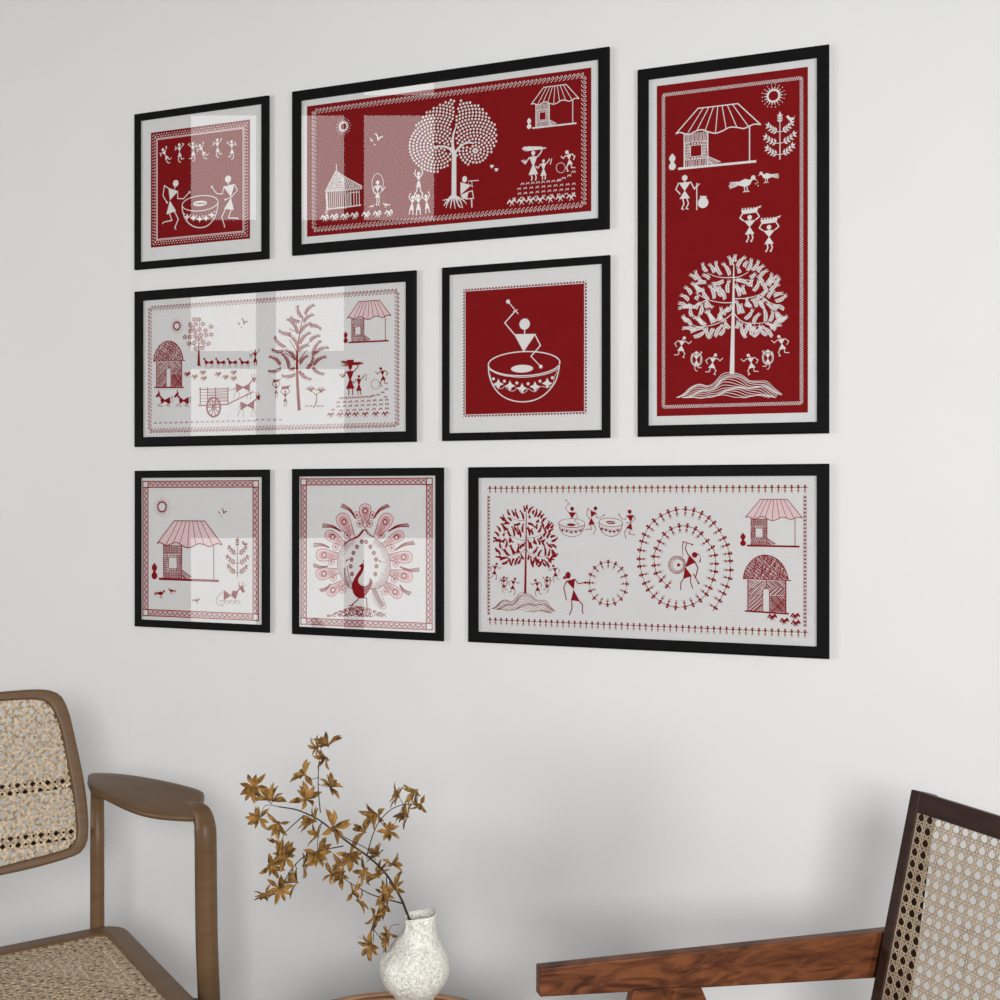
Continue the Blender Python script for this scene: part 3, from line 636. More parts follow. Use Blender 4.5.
# 5, 6: patterned border -----------------------------------------------
def zig_border(ink, m, r):
    q = wallpen(ink); x0, y0, x1, y1 = r; W = 6.3*m
    q.line([(x0,y0),(x1,y0),(x1,y1),(x0,y1)], .9*m, closed=True)
    q.line([(x0+W,y0+W),(x1-W,y0+W),(x1-W,y1-W),(x0+W,y1-W)], .9*m, closed=True)
    for cx, cy in ((x0,y0),(x1-W,y0),(x1-W,y1-W),(x0,y1-W)): q.line([(cx,cy),(cx+W,cy),(cx+W,cy+W),(cx,cy+W)], 1.1*m, closed=True)
    pk = q.col(2)
    def run(ax, ay, bx, by):
        L = math.hypot(bx-ax, by-ay); dx, dy = (bx-ax)/L, (by-ay)/L; n = round(L/(5.9*m)); per = L/n
        for lo, hi in ((.3,1.5),(4.8,6.0)):
            pk.uvpoly([(ax-dy*lo*m,ay+dx*lo*m),(bx-dy*lo*m,by+dx*lo*m),(bx-dy*hi*m,by+dx*hi*m),(ax-dy*hi*m,ay+dx*hi*m)])
        for o in (1.5, 4.8):
            q.line([(ax-dy*o*m,ay+dx*o*m),(bx-dy*o*m,by+dx*o*m)], .32*m)
        pts = []
        for i in range(2*n+1): s = per*i/2; o = (2.0 if i % 2 else 4.3)*m; pts.append((ax+dx*s-dy*o, ay+dy*s+dx*o))
        q.line(pts, .95*m)
        for i in range(n):
            s = per*(i); o = 2.3*m; c = (ax+dx*s-dy*o, ay+dy*s+dx*o); q.uvpoly([(c[0]-dx*.8*m,c[1]-dy*.8*m),(c[0]+dx*.8*m,c[1]+dy*.8*m),(c[0]-dy*.9*m,c[1]+dx*.9*m)])
    run(x0+W,y0,x1-W,y0); run(x1,y0+W,x1,y1-W); run(x1-W,y1,x0+W,y1); run(x0,y1-W,x0,y0+W)
def draw5(ink):
    p = view(ink, 140, 480, 6.897)
    zig_border(ink, MPX(200), px_rect((143,481.5), (258.5,620.5), (258.5,480.5), (143,615.5)))
    sun(p, 152, 185, 66, .9); gulls(p, 570, 215, 78)
    porch_hut(p, 335, 690, 408, .015, 1, 5, sx=1.1); plant(p, 672, 670, 285)
    for x, y, w, f_ in ((135,790,88,False),(222,770,62,True),(388,835,58,False)): hen(p, x, y, w, f_)
    p.poly([(578,758),(628,797),(578,830)]); p.poly([(628,797),(640,762),(678,768),(660,825)])
    p.line([(668,775),(692,740)],10,8); p.poly([(682,735),(714,728),(712,742),(724,770),(710,780),(690,752)])
    p.line([(688,735),(682,702)],4); p.line([(702,730),(716,698)],4); p.line([(672,724),(690,736)],3); p.line([(735,722),(712,732)],3)
    for a in (560,590,630,665): p.curve([(a,845),(a-10,835),(a+12,832),(a+28,845),(a+8,852)],3)
    p.curve([(575,770),(540,800),(525,840),(545,862),(572,866)],3)
    p.disc(568,866,6,8)
def draw6(ink):
    p = view(ink, 310, 495, 7.69)
    zig_border(ink, MPX(367), px_rect((301,479), (432,630), (432.5,478), (301,624)))
    pk = p.col(2); pl = p.col(5)
    cx, cy = 415, 520
    def eye(x, y, L, w, t):                                            # eye feather, tip outward along t
        c, s = math.cos(t), math.sin(t); f = lambda a, b: (x+a*c-b*s, y+a*s+b*c)
        out = [f(*q) for q in cr([(L*.42,0),(L*.3,w*.42),(0,w*.5),(-L*.4,w*.36),(-L*.95,w*.12),(-L*.95,-w*.12),(-L*.4,-w*.36),(0,-w*.5),(L*.3,-w*.42)],4,True)]
        pl.poly(out); p.line(out, 4.6, closed=True)
        pk.poly([f(*q) for q in cr([(L*.3,0),(L*.2,w*.3),(-L*.05,w*.33),(-L*.5,w*.1),(-L*.5,-w*.1),(-L*.05,-w*.33),(L*.2,-w*.3)],3,True)])
        for k in range(9): b = w*(-.4+.1*k); p.line([f(-L*.7,b*.5),f(-L*.25,b)],1.8)
        for k in range(16): a = 2*PI*k/16; p.line([f(w*.25*math.cos(a),w*.25*math.sin(a)),f(w*.36*math.cos(a),w*.36*math.sin(a))],1.6)
        p.ring(x, y, 16, 19, 8); p.col(3).disc(x, y, 9)
    def rib(x0, y0, x1, y1, b=.18):                                     # ribbon feather
        dx, dy = x1-x0, y1-y0; L = math.hypot(dx, dy); nx, ny = -dy/L, dx/L
        for k in range(7):
            o = (k-3)/3
            p.curve([(x0+nx*o*3,y0+ny*o*3),(x0+dx*.5+nx*(b*L+o*9),y0+dy*.5+ny*(b*L+o*9)),(x1+nx*o*15+dx/L*o*4,y1+ny*o*15+dy/L*o*4)],2.6 if abs(o) < 1 else 4)
        p.line([(x1-nx*15,y1-ny*15),(x1+nx*15,y1+ny*15)],4)
    for x, y, L, w in ((425,122,130,88),(262,207,170,100),(578,207,170,100),(175,322,150,78),(665,325,150,78),(110,462,150,92),(720,478,160,92),(107,605,145,88),(722,622,160,88),(178,730,130,80),(655,745,140,80)):
        t = math.atan2(y-(cy-40), x-cx) if y < 600 else math.atan2(y-(cy+30), x-cx)
        eye(x, y, L, w, t if (x,y) != (425,122) else -PI/2)
    for a in ((350,180,245,80,.12),(490,180,603,80,-.12),(240,280,98,235,.1),(600,280,757,232,-.1),(150,405,30,385,.1),(655,425,800,368,-.1),(140,548,28,540,-.1),(690,552,838,575,.1),(160,685,80,735,-.12),(690,690,770,760,.12)): rib(*a)
    for x, y in ((360,155),(482,155),(384,220),(458,220),(287,310),(548,310),(198,398),(628,405),(165,512),(660,525),(180,635),(648,648),(252,728),(580,742)):
        pl.disc(x, y, 26, 14); p.ring(x, y, 25, 28, 3.4); p.disc(x, y, 9, 8)
        for k in range(8): a = 2*PI*k/8; p.disc(x+16*math.cos(a), y+16*math.sin(a), 2.6, 5)
    # inner fan
    fan = cr([(420,262),(360,315),(285,360),(240,410),(212,480),(212,550),(235,620),(270,680),(320,720),(500,720),(560,700),(600,640),(618,560),(612,480),(580,400),(540,360),(480,315)],4,True)
    p.col(3).poly([(415+(x-415)*.99, 500+(y-500)*.99) for x, y in fan])
    p.line(fan, 3.5, closed=True)
    n = len(fan)
    for i in range(0, n):
        x, y = fan[i]
        for h_ in (0, .33, .66):
            x2, y2 = fan[(i+1)%n]; X, Y = x+(x2-x)*h_, y+(y2-y)*h_
            if Y < 330: continue
            k = .70+.12*R.random(); p.col(4).line([(X,Y),(415+(X-415)*k, 470+(Y-470)*k+8)], 2.6, 1)
    q4 = p.col(4)
    q4.curve([(415,265),(370,320),(300,350),(262,385)],16,8); q4.curve([(425,262),(450,300),(500,330)],14,4); q4.curve([(268,560),(272,640),(300,700)],9,4); q4.curve([(285,545),(300,620),(325,690)],6,3)
    for x, y in ((398,358),(362,398),(335,445),(320,496),(314,548),(323,608),(432,360),(465,398),(492,445),(508,496),(512,548),(503,608)):
        for k in range(6): a = 2*PI*k/6; q4.disc(x+11*math.cos(a), y+13*math.sin(a), 6.5, 6)
        q4.disc(x, y, 6, 6)
    q4.line([(275,510),(296,494)],10); q4.line([(530,500),(552,520)],8)
    # bird
    q4.poly(cr([(408,525),(416,548),(412,575),(395,610),(375,640),(372,670),(390,692),(420,702),(445,690),(458,665),(460,640),(480,665),(470,710),(445,750),(410,792),(370,790),(340,765),(325,725),(322,690),(345,635),(375,590),(392,560),(375,548),(392,535)],3,True))
    q4.line([(408,528),(412,505)],3); q4.disc(412,505,5)
    q4.line([(378,788),(365,808),(322,845)],9); q4.line([(300,852),(335,846)],9); q4.line([(405,790),(435,792),(440,870),(438,885)],8)
    for k in range(9): q4.curve([(480+k*3,720-k),(500+k*5,790),(540+k*4+6,868-k*2)],2.4)
    q4.curve([(478,715),(485,790),(530,865),(585,868),(560,790),(530,720)],3)
    for i in range(420):
        x = R.gauss(365,105); w = max(0, 1-abs(x-365)/260); y = 935-R.random()*85*w**.8
        if 120 < x < 610: q4.poly([(x+5*math.cos(t+i),y+5*math.sin(t+i)) for t in (0,1.7,3.1,4.5)])
# 7: long dance picture --------------------------------------------------
def chain_person(q, legs=True):
    q.disc(0,.86,.12,8); q.poly([(-.22,.74),(.22,.74),(.04,.48),(-.04,.48)]); q.poly([(0,.48),(-.14,.25),(.14,.25)])
    q.line([(-.38,.62),(-.16,.71)], .06); q.line([(.38,.62),(.16,.71)], .06)
    q.line([(-.05,.26),(-.08,0)], .04); q.line([(.05,.26),(.08,0)], .04)
def draw7(ink):
    p = view(ink, 485, 485, 7.41); src = view(ink, 665, 240, 5.882)
    q = redraw(src, 394, 788, 700, p, 298, 805, 662, sxk=.86)
    for i, l in enumerate(LEAVES):
        leaf(q, *l, 21, 2.2, True, .1 if i % 2 else -.1)
    q.line([(405,140),(402,400),(394,788)], 4, 20)
    for b in ([(402,218),(300,215),(250,195)],[(402,368),(330,368),(180,310)],[(402,345),(480,342),(620,285)],[(400,430),(340,475),(200,510)],[(402,425),(440,470),(600,488)]): q.curve(b, 4, 2)
    mound(q, .75)
    for x, y, f_ in ((72,700,0),(208,810,0),(520,715,1),(388,822,1)): fig(p, x, y, 128, 'run', .03, bool(f_), sx=1.0)
    for x, y, f_ in ((140,795,0),(460,795,1)): fig(p, x, y, 118, 'dance', .03, bool(f_)); p.ring(x+4,y-78,20,36,5,n=18)
    p = view(ink, 555, 485, 6.897)
    q = redraw(view(ink, 435, 250, 5.13), 457, 583, 520, p, 117, 262, 252); drum_large(q)
    s1 = view(ink, 140, 120, 7.69)
    q = redraw(s1, 463, 641, 400, p, 385, 258, 205, rot=-.06); drummer_left(q); drummer_right(q); drum_small(q)
    # woman joining the ring
    p.disc(90,623,20,14,24); p.disc(66,640,11); p.poly([(78,662),(138,645),(130,720)]); p.poly([(128,722),(110,795),(172,803)])
    p.line([(80,664),(60,708),(74,765),(78,795)],7); p.line([(136,648),(160,680),(212,672)],7); p.disc(210,673,9)
    p.line([(115,795),(118,850),(100,898)],7); p.line([(168,800),(190,825),(188,870),(196,888)],7)
    for i in range(16):
        t = 2*PI*i/16+.02; x, y = 365+124*math.cos(t), 678+145*math.sin(t)
        chain_person(local(p, 365+88*math.cos(t), 678+104*math.sin(t), 62, rot=-(t)-PI/2))
    p = view(ink, 635, 500, 8.33)
    S = cr([(660,900),(735,775),(785,640),(790,550),(775,410),(712,275),(620,160),(500,95),(365,82),(240,125),(130,210),(65,335),(40,480),(60,625),(120,755),(222,850),(350,890),(480,865),(590,780),(650,650),(670,540),(655,425),(610,360),(510,250),(380,220),(255,280),(185,400),(160,480),(180,610),(235,680),(290,730)], 12)
    acc = 0; last = None; nxt = 0
    for i in range(1, len(S)-1):
        x, y = S[i]; acc += math.hypot(x-S[i-1][0], y-S[i-1][1])
        if acc >= nxt:
            nxt += 69; dx, dy = S[i+1][0]-S[i-1][0], S[i+1][1]-S[i-1][1]; l = math.hypot(dx, dy); nx, ny = -dy/l, dx/l   # inward normal (image coords)
            if (400-x)*nx+(490-y)*ny < 0: nx, ny = -nx, -ny
            chain_person(local(p, x+nx*56, y+ny*56, 88, rot=math.atan2(nx, ny)))
    # tarpa dancer
    p.disc(497,457,24); p.poly([(452,458),(508,518),(418,562)]); p.poly([(418,556),(474,632),(400,660)])
    p.line([(448,465),(420,410),(430,355)],9,6); p.line([(400,345),(480,372)],7); p.disc(478,371,8); p.curve([(402,345),(396,400),(400,470)],9,3)
    p.line([(500,515),(525,568),(505,640)],9); p.line([(485,615),(530,692)],8); p.disc(530,692,9)
    p.line([(405,655),(382,690),(380,750)],8); p.line([(465,635),(462,680),(480,738)],8)
    p.ring(350,540,72,74,4,n=36); p.ring(358,540,46,48,3,n=30); p.ring(350,540,62,64,2,n=36)
    for k in range(18): a = 2*PI*k/18; p.ring(352+59*math.cos(a),540+61*math.sin(a),8,8,3,n=8)
    p.disc(363,541,14)
    for k in range(4): p.curve([(520,440+k*4),(545,470),(545-k*4,520)],2.4)
    p = view(ink, 735, 485, 6.45)
    porch_hut(p, 245, 395, 303, .014, 1, 5); dome_hut(p, 205, 825, 372)
    for x, y in ((240,858),(318,884),(388,852),(392,898)): tufts(p, x, y, 60); tufts(p, x+5, y+4, 44); tufts(p, x-5, y+3, 30)
    q = wallpen(ink); m = MPX(650)
    x0, y0, x1, y1 = px_rect((490,488), (805,636.5), (805,486.5), (490,622))
    n = 52
    for i in range(n+1):
        x = x0+(x1-x0)*i/n
        for yy in (y1-2.2*m, y0+1.6*m): chain_person(local(q, x, yy-3.8*m, 8.2*m))
    a0, a1 = y0+8*m, y1-8*m; k = 34
    for X in (x0-1.5*m, x1):
        for i in range(k):
            y = a0+(a1-a0)*(i+.5)/k; q.uvpoly([(X-1.1*m,y),(X,y-1.5*m),(X+1.1*m,y),(X,y+1.5*m)])
        q.line([(X-1.3*m,a0),(X-1.3*m,a1)], .3*m); q.line([(X+1.3*m,a0),(X+1.3*m,a1)], .3*m)
RECT = {1: px_rect((150.8,132.3),(249.9,238.3),(249.9,120),(151,247.8)), 2: px_rect((307,106.8),(591.2,210.3),(591.2,67),(307,237.3)),
        8: px_rect((656.7,86.1),(807.7,412.3),(808,66.7),(656.9,416.4)), 4: px_rect((462.9,289),(586.7,413.8),(586.7,280.8),(463.4,417.3))}
MEM = {1:.0061*D, 2:.0084*D, 8:.0082*D, 3:.0085*D, 4:.0059*D, 5:.0062*D, 6:.0062*D, 7:.0084*D}
picture(1, 'small square red print of two drummers either side of a bowl drum', False, draw1, MEM[1], RECT[1])
picture(2, 'wide red print with a large round dotted tree in the middle', False, draw2, MEM[2], RECT[2])
picture(3, 'wide white print with an ox cart, goats and a tall feathery tree', True, draw3, MEM[3])
picture(4, 'square red print of one figure beating a large bowl drum', False, draw4, MEM[4], RECT[4])
picture(5, 'small square white print of a hut, sun and resting ox with zigzag border', True, draw5, MEM[5])
picture(6, 'square white print of a peacock with its tail fanned out', True, draw6, MEM[6])
picture(7, 'wide white print with a spiral of dancers, a ring of dancers and two huts', True, draw7, MEM[7])
picture(8, 'tall upright red print with a hut above a tree on a mound', False, draw8, MEM[8], RECT[8])
# ---------------------------------------------------------------- room
def struct(name, bm, m, parent=None):
    o = bm_obj(name, bm, m, parent)
    if not parent: o['kind'] = 'structure'
    return o
bm = bmesh.new(); add_box(bm, (-4,.014,0), (4,.16,3.6)); struct('wall_back', bm, M['wall'])
bm = bmesh.new(); add_box(bm, (-4,-5.5,-.1), (4,.16,0)); struct('floor', bm, M['floor'])
# the wall opposite, with the window that the picture glasses mirror
def mirrored(px, py, z): p = cz(px, py, z); return Vector((p.x, 2*.0028-p.y, p.z))
def slab(bm, x0, y0, x1, y1, za, zb):
    P = [mirrored(x, y, za) for x, y in ((x0,y0),(x1,y0),(x1,y1),(x0,y1))]+[mirrored(x, y, zb) for x, y in ((x0,y0),(x1,y0),(x1,y1),(x0,y1))]
    add_hexa(bm, P)
ZW = 6.8
bm = bmesh.new(); k = 1180/ZW
slab(bm, 500-3.4*k, 497-4.2*k, 500+3.0*k, 497+1.275*k, ZW, ZW+.12); struct('wall_opposite', bm, M['rear'])
PANES = [(191,256),(276,344),(364,434)]; ROWS = [(20,95),(115.5,220),(272,351),(369,462),(538,640)]
bm = bmesh.new(); slab(bm, 176, 8, 446, 652, ZW-.03, ZW-.001); wf = struct('window_1', bm, M['frost'])
bm = bmesh.new()
for j, (y0, y1) in enumerate(ROWS):
    for i, (x0, x1) in enumerate(PANES):
        if j in (2, 3) and i == 2: continue
        slab(bm, x0, y0, x1, y1, ZW-.04, ZW-.0301)
bm_obj('pane', bm, emit('daylight_pane', (1,.99,.97), WINDOW), wf)
# ---------------------------------------------------------------- cane webbing made of real strands
def clip(poly, ox, oy, dx, dy):
    t0, t1 = -1e9, 1e9; hits = []
    for (x1,y1), (x2,y2) in zip(poly, poly[1:]+poly[:1]):
        a = (x1-ox)*dy-(y1-oy)*dx; b = (x2-ox)*dy-(y2-oy)*dx
        if (a < 0) != (b < 0):
            k = a/(a-b); X, Y = x1+(x2-x1)*k, y1+(y2-y1)*k; hits.append((X-ox)*dx+(Y-oy)*dy)
    return (min(hits), max(hits)) if len(hits) >= 2 else None
def cane(name, O, ax, bx, nrm, poly, p, parent, m, rot=0, off=.12, w=.09, wd=.08, th=.0009, both=True):
    """octagonal six-way cane: pairs both ways and single diagonals"""
    V = []; Fc = []
    cx = sum(q[0] for q in poly)/len(poly); cy = sum(q[1] for q in poly)/len(poly)
    ext = max(math.hypot(x-cx, y-cy) for x, y in poly); n = int(ext/p)+2
    def strand(ang, o, ww, lift):
        dx, dy = math.cos(ang), math.sin(ang); ox, oy = cx-dy*o, cy+dx*o; h = clip(poly, ox, oy, dx, dy)
        if not h: return
        k = len(V)
        for t in h:
            for s, z in ((-1,-1),(1,-1),(1,1),(-1,1)):
                a, b = ox+dx*t-dy*s*ww/2, oy+dy*t+dx*s*ww/2; V.append(O+ax*a+bx*b+nrm*(z*th/2+lift))
        for f in ((0,1,2,3),(7,6,5,4),(0,4,5,1),(1,5,6,2),(2,6,7,3),(3,7,4,0)): Fc.append(tuple(k+i for i in f))
    for i in range(-n, n+1):
        for s in (-1, 1):
            strand(rot, (i+s*off)*p, w*p, .0); strand(rot+PI/2, (i+s*off)*p, w*p, th*.9)
    for i in range(-int(n*1.5), int(n*1.5)+1):
        strand(rot+PI/4, (i+.5)*p/math.sqrt(2), wd*p, th*1.7); strand(rot-PI/4, (i+.5)*p/math.sqrt(2), wd*p, -th*.9)
    return mesh_obj(name, V, Fc, m, parent)
def w2(x, z): return (RV*x+AV*z)                                    # camera-plan direction to world
def resample(pts, n):
    L = [0]
    for a, b in zip(pts, pts[1:]): L.append(L[-1]+math.dist(a, b))
    out = []; j = 0
    for i in range(n):
        t = L[-1]*i/(n-1)
        while j < len(L)-2 and L[j+1] < t: j += 1
        k = (t-L[j])/((L[j+1]-L[j]) or 1); out.append(tuple(a+(b-a)*k for a, b in zip(pts[j], pts[j+1])))
    return out
def ring_frame(bm, outer, inner, f3, th):                             # closed frame between two loops; f3(a,b,depth)->point
    n = len(outer); r = []
    for loop, d in ((outer,0),(inner,0),(inner,th),(outer,th)): r.append([bm.verts.new(f3(a, b, d)) for a, b in loop])
    for A, B in zip(r, r[1:]+r[:1]):
        for i in range(n): bm.faces.new((A[i], A[(i+1)%n], B[(i+1)%n], B[i]))
# wood
M['walnut'] = mat('satin_brown_wood', (.13,.075,.042), .42, .28, noise_col((.135,.075,.036), (.165,.094,.047), 14, (1,1,6), bump=.03))
M['teak'] = mat('red_brown_wood', (.1,.03,.012), .4, .25, noise_col((.05,.014,.006), (.19,.062,.022), 16, (.5,.5,2.2), detail=12, lo=.33, hi=.68, dist=2.6))
M['teak_dark'] = mat('dark_red_brown_wood', (.03,.014,.01), .42, .22, noise_col((.022,.009,.007), (.05,.022,.016), 12, (1,1,5)))
M['cane_l'] = mat('aged_cane', (.42,.32,.2), .6, .3, noise_col((.25,.19,.13), (.72,.56,.38), 160, detail=3, lo=.36, hi=.62))
M['cane_r'] = mat('cane', (.40,.30,.2), .6, .3, noise_col((.38,.29,.2), (.52,.41,.29), 60, detail=3))
M['rattan'] = mat('table_wood', (.28,.15,.075), .45, .4, noise_col((.22,.115,.06), (.36,.20,.11), 16, (1,1,4)))
def inv_at(root): return Matrix.Translation(root.location).inverted()
# ---------------------------------------------------------------- left armchair
def left_chair():
    f = w2(.56,-.83).normalized(); l = w2(-.83,-.56).normalized(); Z = Vector((0,0,1))
    C0 = cam2w(-.80, 2.49, .385); mid = C0+l*.27
    base = Vector((mid.x, mid.y, 0))+f*.25
    root = thing('armchair', 'brown wooden armchair with rounded cane backrest and cane seat, at the left edge', 'chair', base)
    inv = inv_at(root)
    def refl(p): p = Vector(p); return p-l*(2*((p-mid).dot(l)))
    # seat frame and seat cane
    def loop(o, r):
        W, Dp = .54, .52; P = []
        for cx, cy, a0 in ((r+o, r+o, PI),(W-r-o, r+o, 1.5*PI),(W-r-o, Dp-r-o, 0),(r+o, Dp-r-o, .5*PI)):
            for k in range(6): t = a0+PI/2*k/5; P.append((cx+r*math.cos(t), cy+r*math.sin(t)))
        return P
    f3 = lambda a, b, d: C0+l*a+f*b-Z*d
    bm = bmesh.new(); ring_frame(bm, loop(0,.05), loop(.045,.03), f3, .032); bm_obj('seat_frame', bm, M['walnut'], root, bevel=.008, seg=3, inv=inv)
    cane('seat', C0-Z*.006-root.location, l, f, Z, loop(.043,.03), .0215, root, M['cane_l'], rot=PI/4, off=.2, w=.2, wd=.2)
    # backrest: panel tilted back
    al = math.radians(14); up = (Z*math.cos(al)-f*math.sin(al)); n = l.cross(up).normalized()
    if n.dot(f) < 0: n = -n
    P0 = cz(88, 815, 2.42)
    def ab(px, py): q = onP(px, py, P0, n)-P0; return (q.dot(l), q.dot(up))
    G = lambda X, Y: ab(X/3.126, 680+Y/3.126)
    A0 = .262
    def half(pts, top, bot):
        h = resample([(A0, top)]+[G(*t) for t in cr(pts, 5)]+[(A0, bot)], 60)
        return h+[(2*A0-a, b) for a, b in h[::-1]][1:-1]
    oy = [(0,36),(60,31),(120,28),(160,32),(190,46),(207,72),(222,115),(245,215),(264,310),(276,400),(279,460),(275,505),(262,530),(235,550),(120,585),(0,612)]
    iy = [(0,66),(60,62),(110,60),(140,66),(160,82),(176,115),(194,170),(214,275),(228,350),(238,430),(240,480),(232,508),(215,525),(150,545),(80,563),(0,583)]
    o0 = G(0,36)[1]; o1 = G(0,612)[1]; i0 = G(0,66)[1]; i1 = G(0,583)[1]
    outer = half(oy, o0+.004, o1-.006); inner = half(iy, i0+.004, i1-.006)
    g3 = lambda a, b, d: P0+l*a+up*b-n*d
    bm = bmesh.new(); ring_frame(bm, outer, inner, g3, .024); bm_obj('backrest_frame', bm, M['walnut'], root, bevel=.006, seg=3, inv=inv)
    cane('backrest', P0-n*.006-root.location, l, up, n, [(a, b) for a, b in inner], .0205, root, M['cane_l'], rot=PI/4+.04, off=.2, w=.17, wd=.17)
    # rails behind the backrest
    bl = (G(100,333)[1], G(100,500)[1])
    for b in bl:
        bm = bmesh.new(); add_tube(bm, [P0+l*a+up*b-n*(.045 if 1 else 0) for a in (.004,.1,.262,.42,.52)], .012, 10); bm_obj('back_rail', bm, M['teak_dark'], root, smooth=True, inv=inv)
    # arms with front legs, rear posts
    H = lambda px, py, h: onH(px, py, h)
    secs = [((89,788),(84.5,771.5),.688,.692),((100,792),(98,771),.684,.696),((112,799),(115,771.3),.678,.699),((126,806.5),(134,773),.673,.702),((142,812.5),(153,776.2),.67,.703),((160,815.5),(172,780),.67,.702),((178,816.5),(190,784.5),.672,.70),((190,817),(202,788.5),.675,.697),((196,816),(207,793),.678,.69)]
    for side in (0, 1):
        T = (lambda p: refl(p)) if side else (lambda p: p)
        bm = bmesh.new(); rg = []
        for (a, b, ha, hb) in secs:
            p, q = H(*a, ha), H(*b, hb)
            if side == 0 or 1:
                m_ = (p+q)/2+Z*.003; th = .022
                ring = [p, p*.75+q*.25+Z*.003, m_, p*.25+q*.75+Z*.003, q, q-Z*th*.6, q*.75+p*.25-Z*th, m_-Z*(th+.003), p*.75+q*.25-Z*th, p-Z*th*.55]
                rg.append([bm.verts.new(T(t)) for t in ring])
        for A, B in zip(rg, rg[1:]):
            for i in range(10): bm.faces.new((A[i], A[(i+1)%10], B[(i+1)%10], B[i]))
        bm.faces.new(rg[0]); bm.faces.new(rg[-1][::-1])
        a_ = bm_obj('armrest', bm, M['walnut'], root, smooth=True, inv=inv)
        s_ = a_.modifiers.new('sub', 'SUBSURF'); s_.levels = s_.render_levels = 1
        zl = 2.24
        fl = cz(209, 1000, zl); ft = Vector((fl.x, fl.y, 0))+w2(.01,0)
        pts = [cz(184,806,2.30), cz(192,808,2.285), cz(199,811.5,2.265), cz(203.8,820,2.25), cz(205.5,835,zl), cz(206,880,zl), cz(206.8,940,zl), fl, ft*.6+fl*.4, ft]
        bm = bmesh.new(); add_tube(bm, [T(p) for p in cr([tuple(p) for p in pts], 4)], [min(.0195, .008+.0012*i)+(.0012 if 14 < i < 30 else 0) for i in range(37)], 16)
        bm_obj('leg', bm, M['walnut'], root, smooth=True, inv=inv)
        tp = cz(97.3, 786, 2.47); bt = Vector((tp.x, tp.y, 0))-f*.03
        bm = bmesh.new(); add_tube(bm, [T(p) for p in (tp, cz(97.3,850,2.47), cz(97.3,930,2.47), bt)], [.0135,.0143,.0143,.012], 16)
        bm_obj('leg', bm, M['walnut'], root, smooth=True, inv=inv)
        # side stretcher joining seat, front leg and post
        bm = bmesh.new(); add_bar(bm, T(Vector((tp.x,tp.y,.2))), T(Vector((ft.x,ft.y,.2))), .018, .03); bm_obj('stretcher', bm, M['walnut'], root, bevel=.004, inv=inv)
    return root
left_chair()
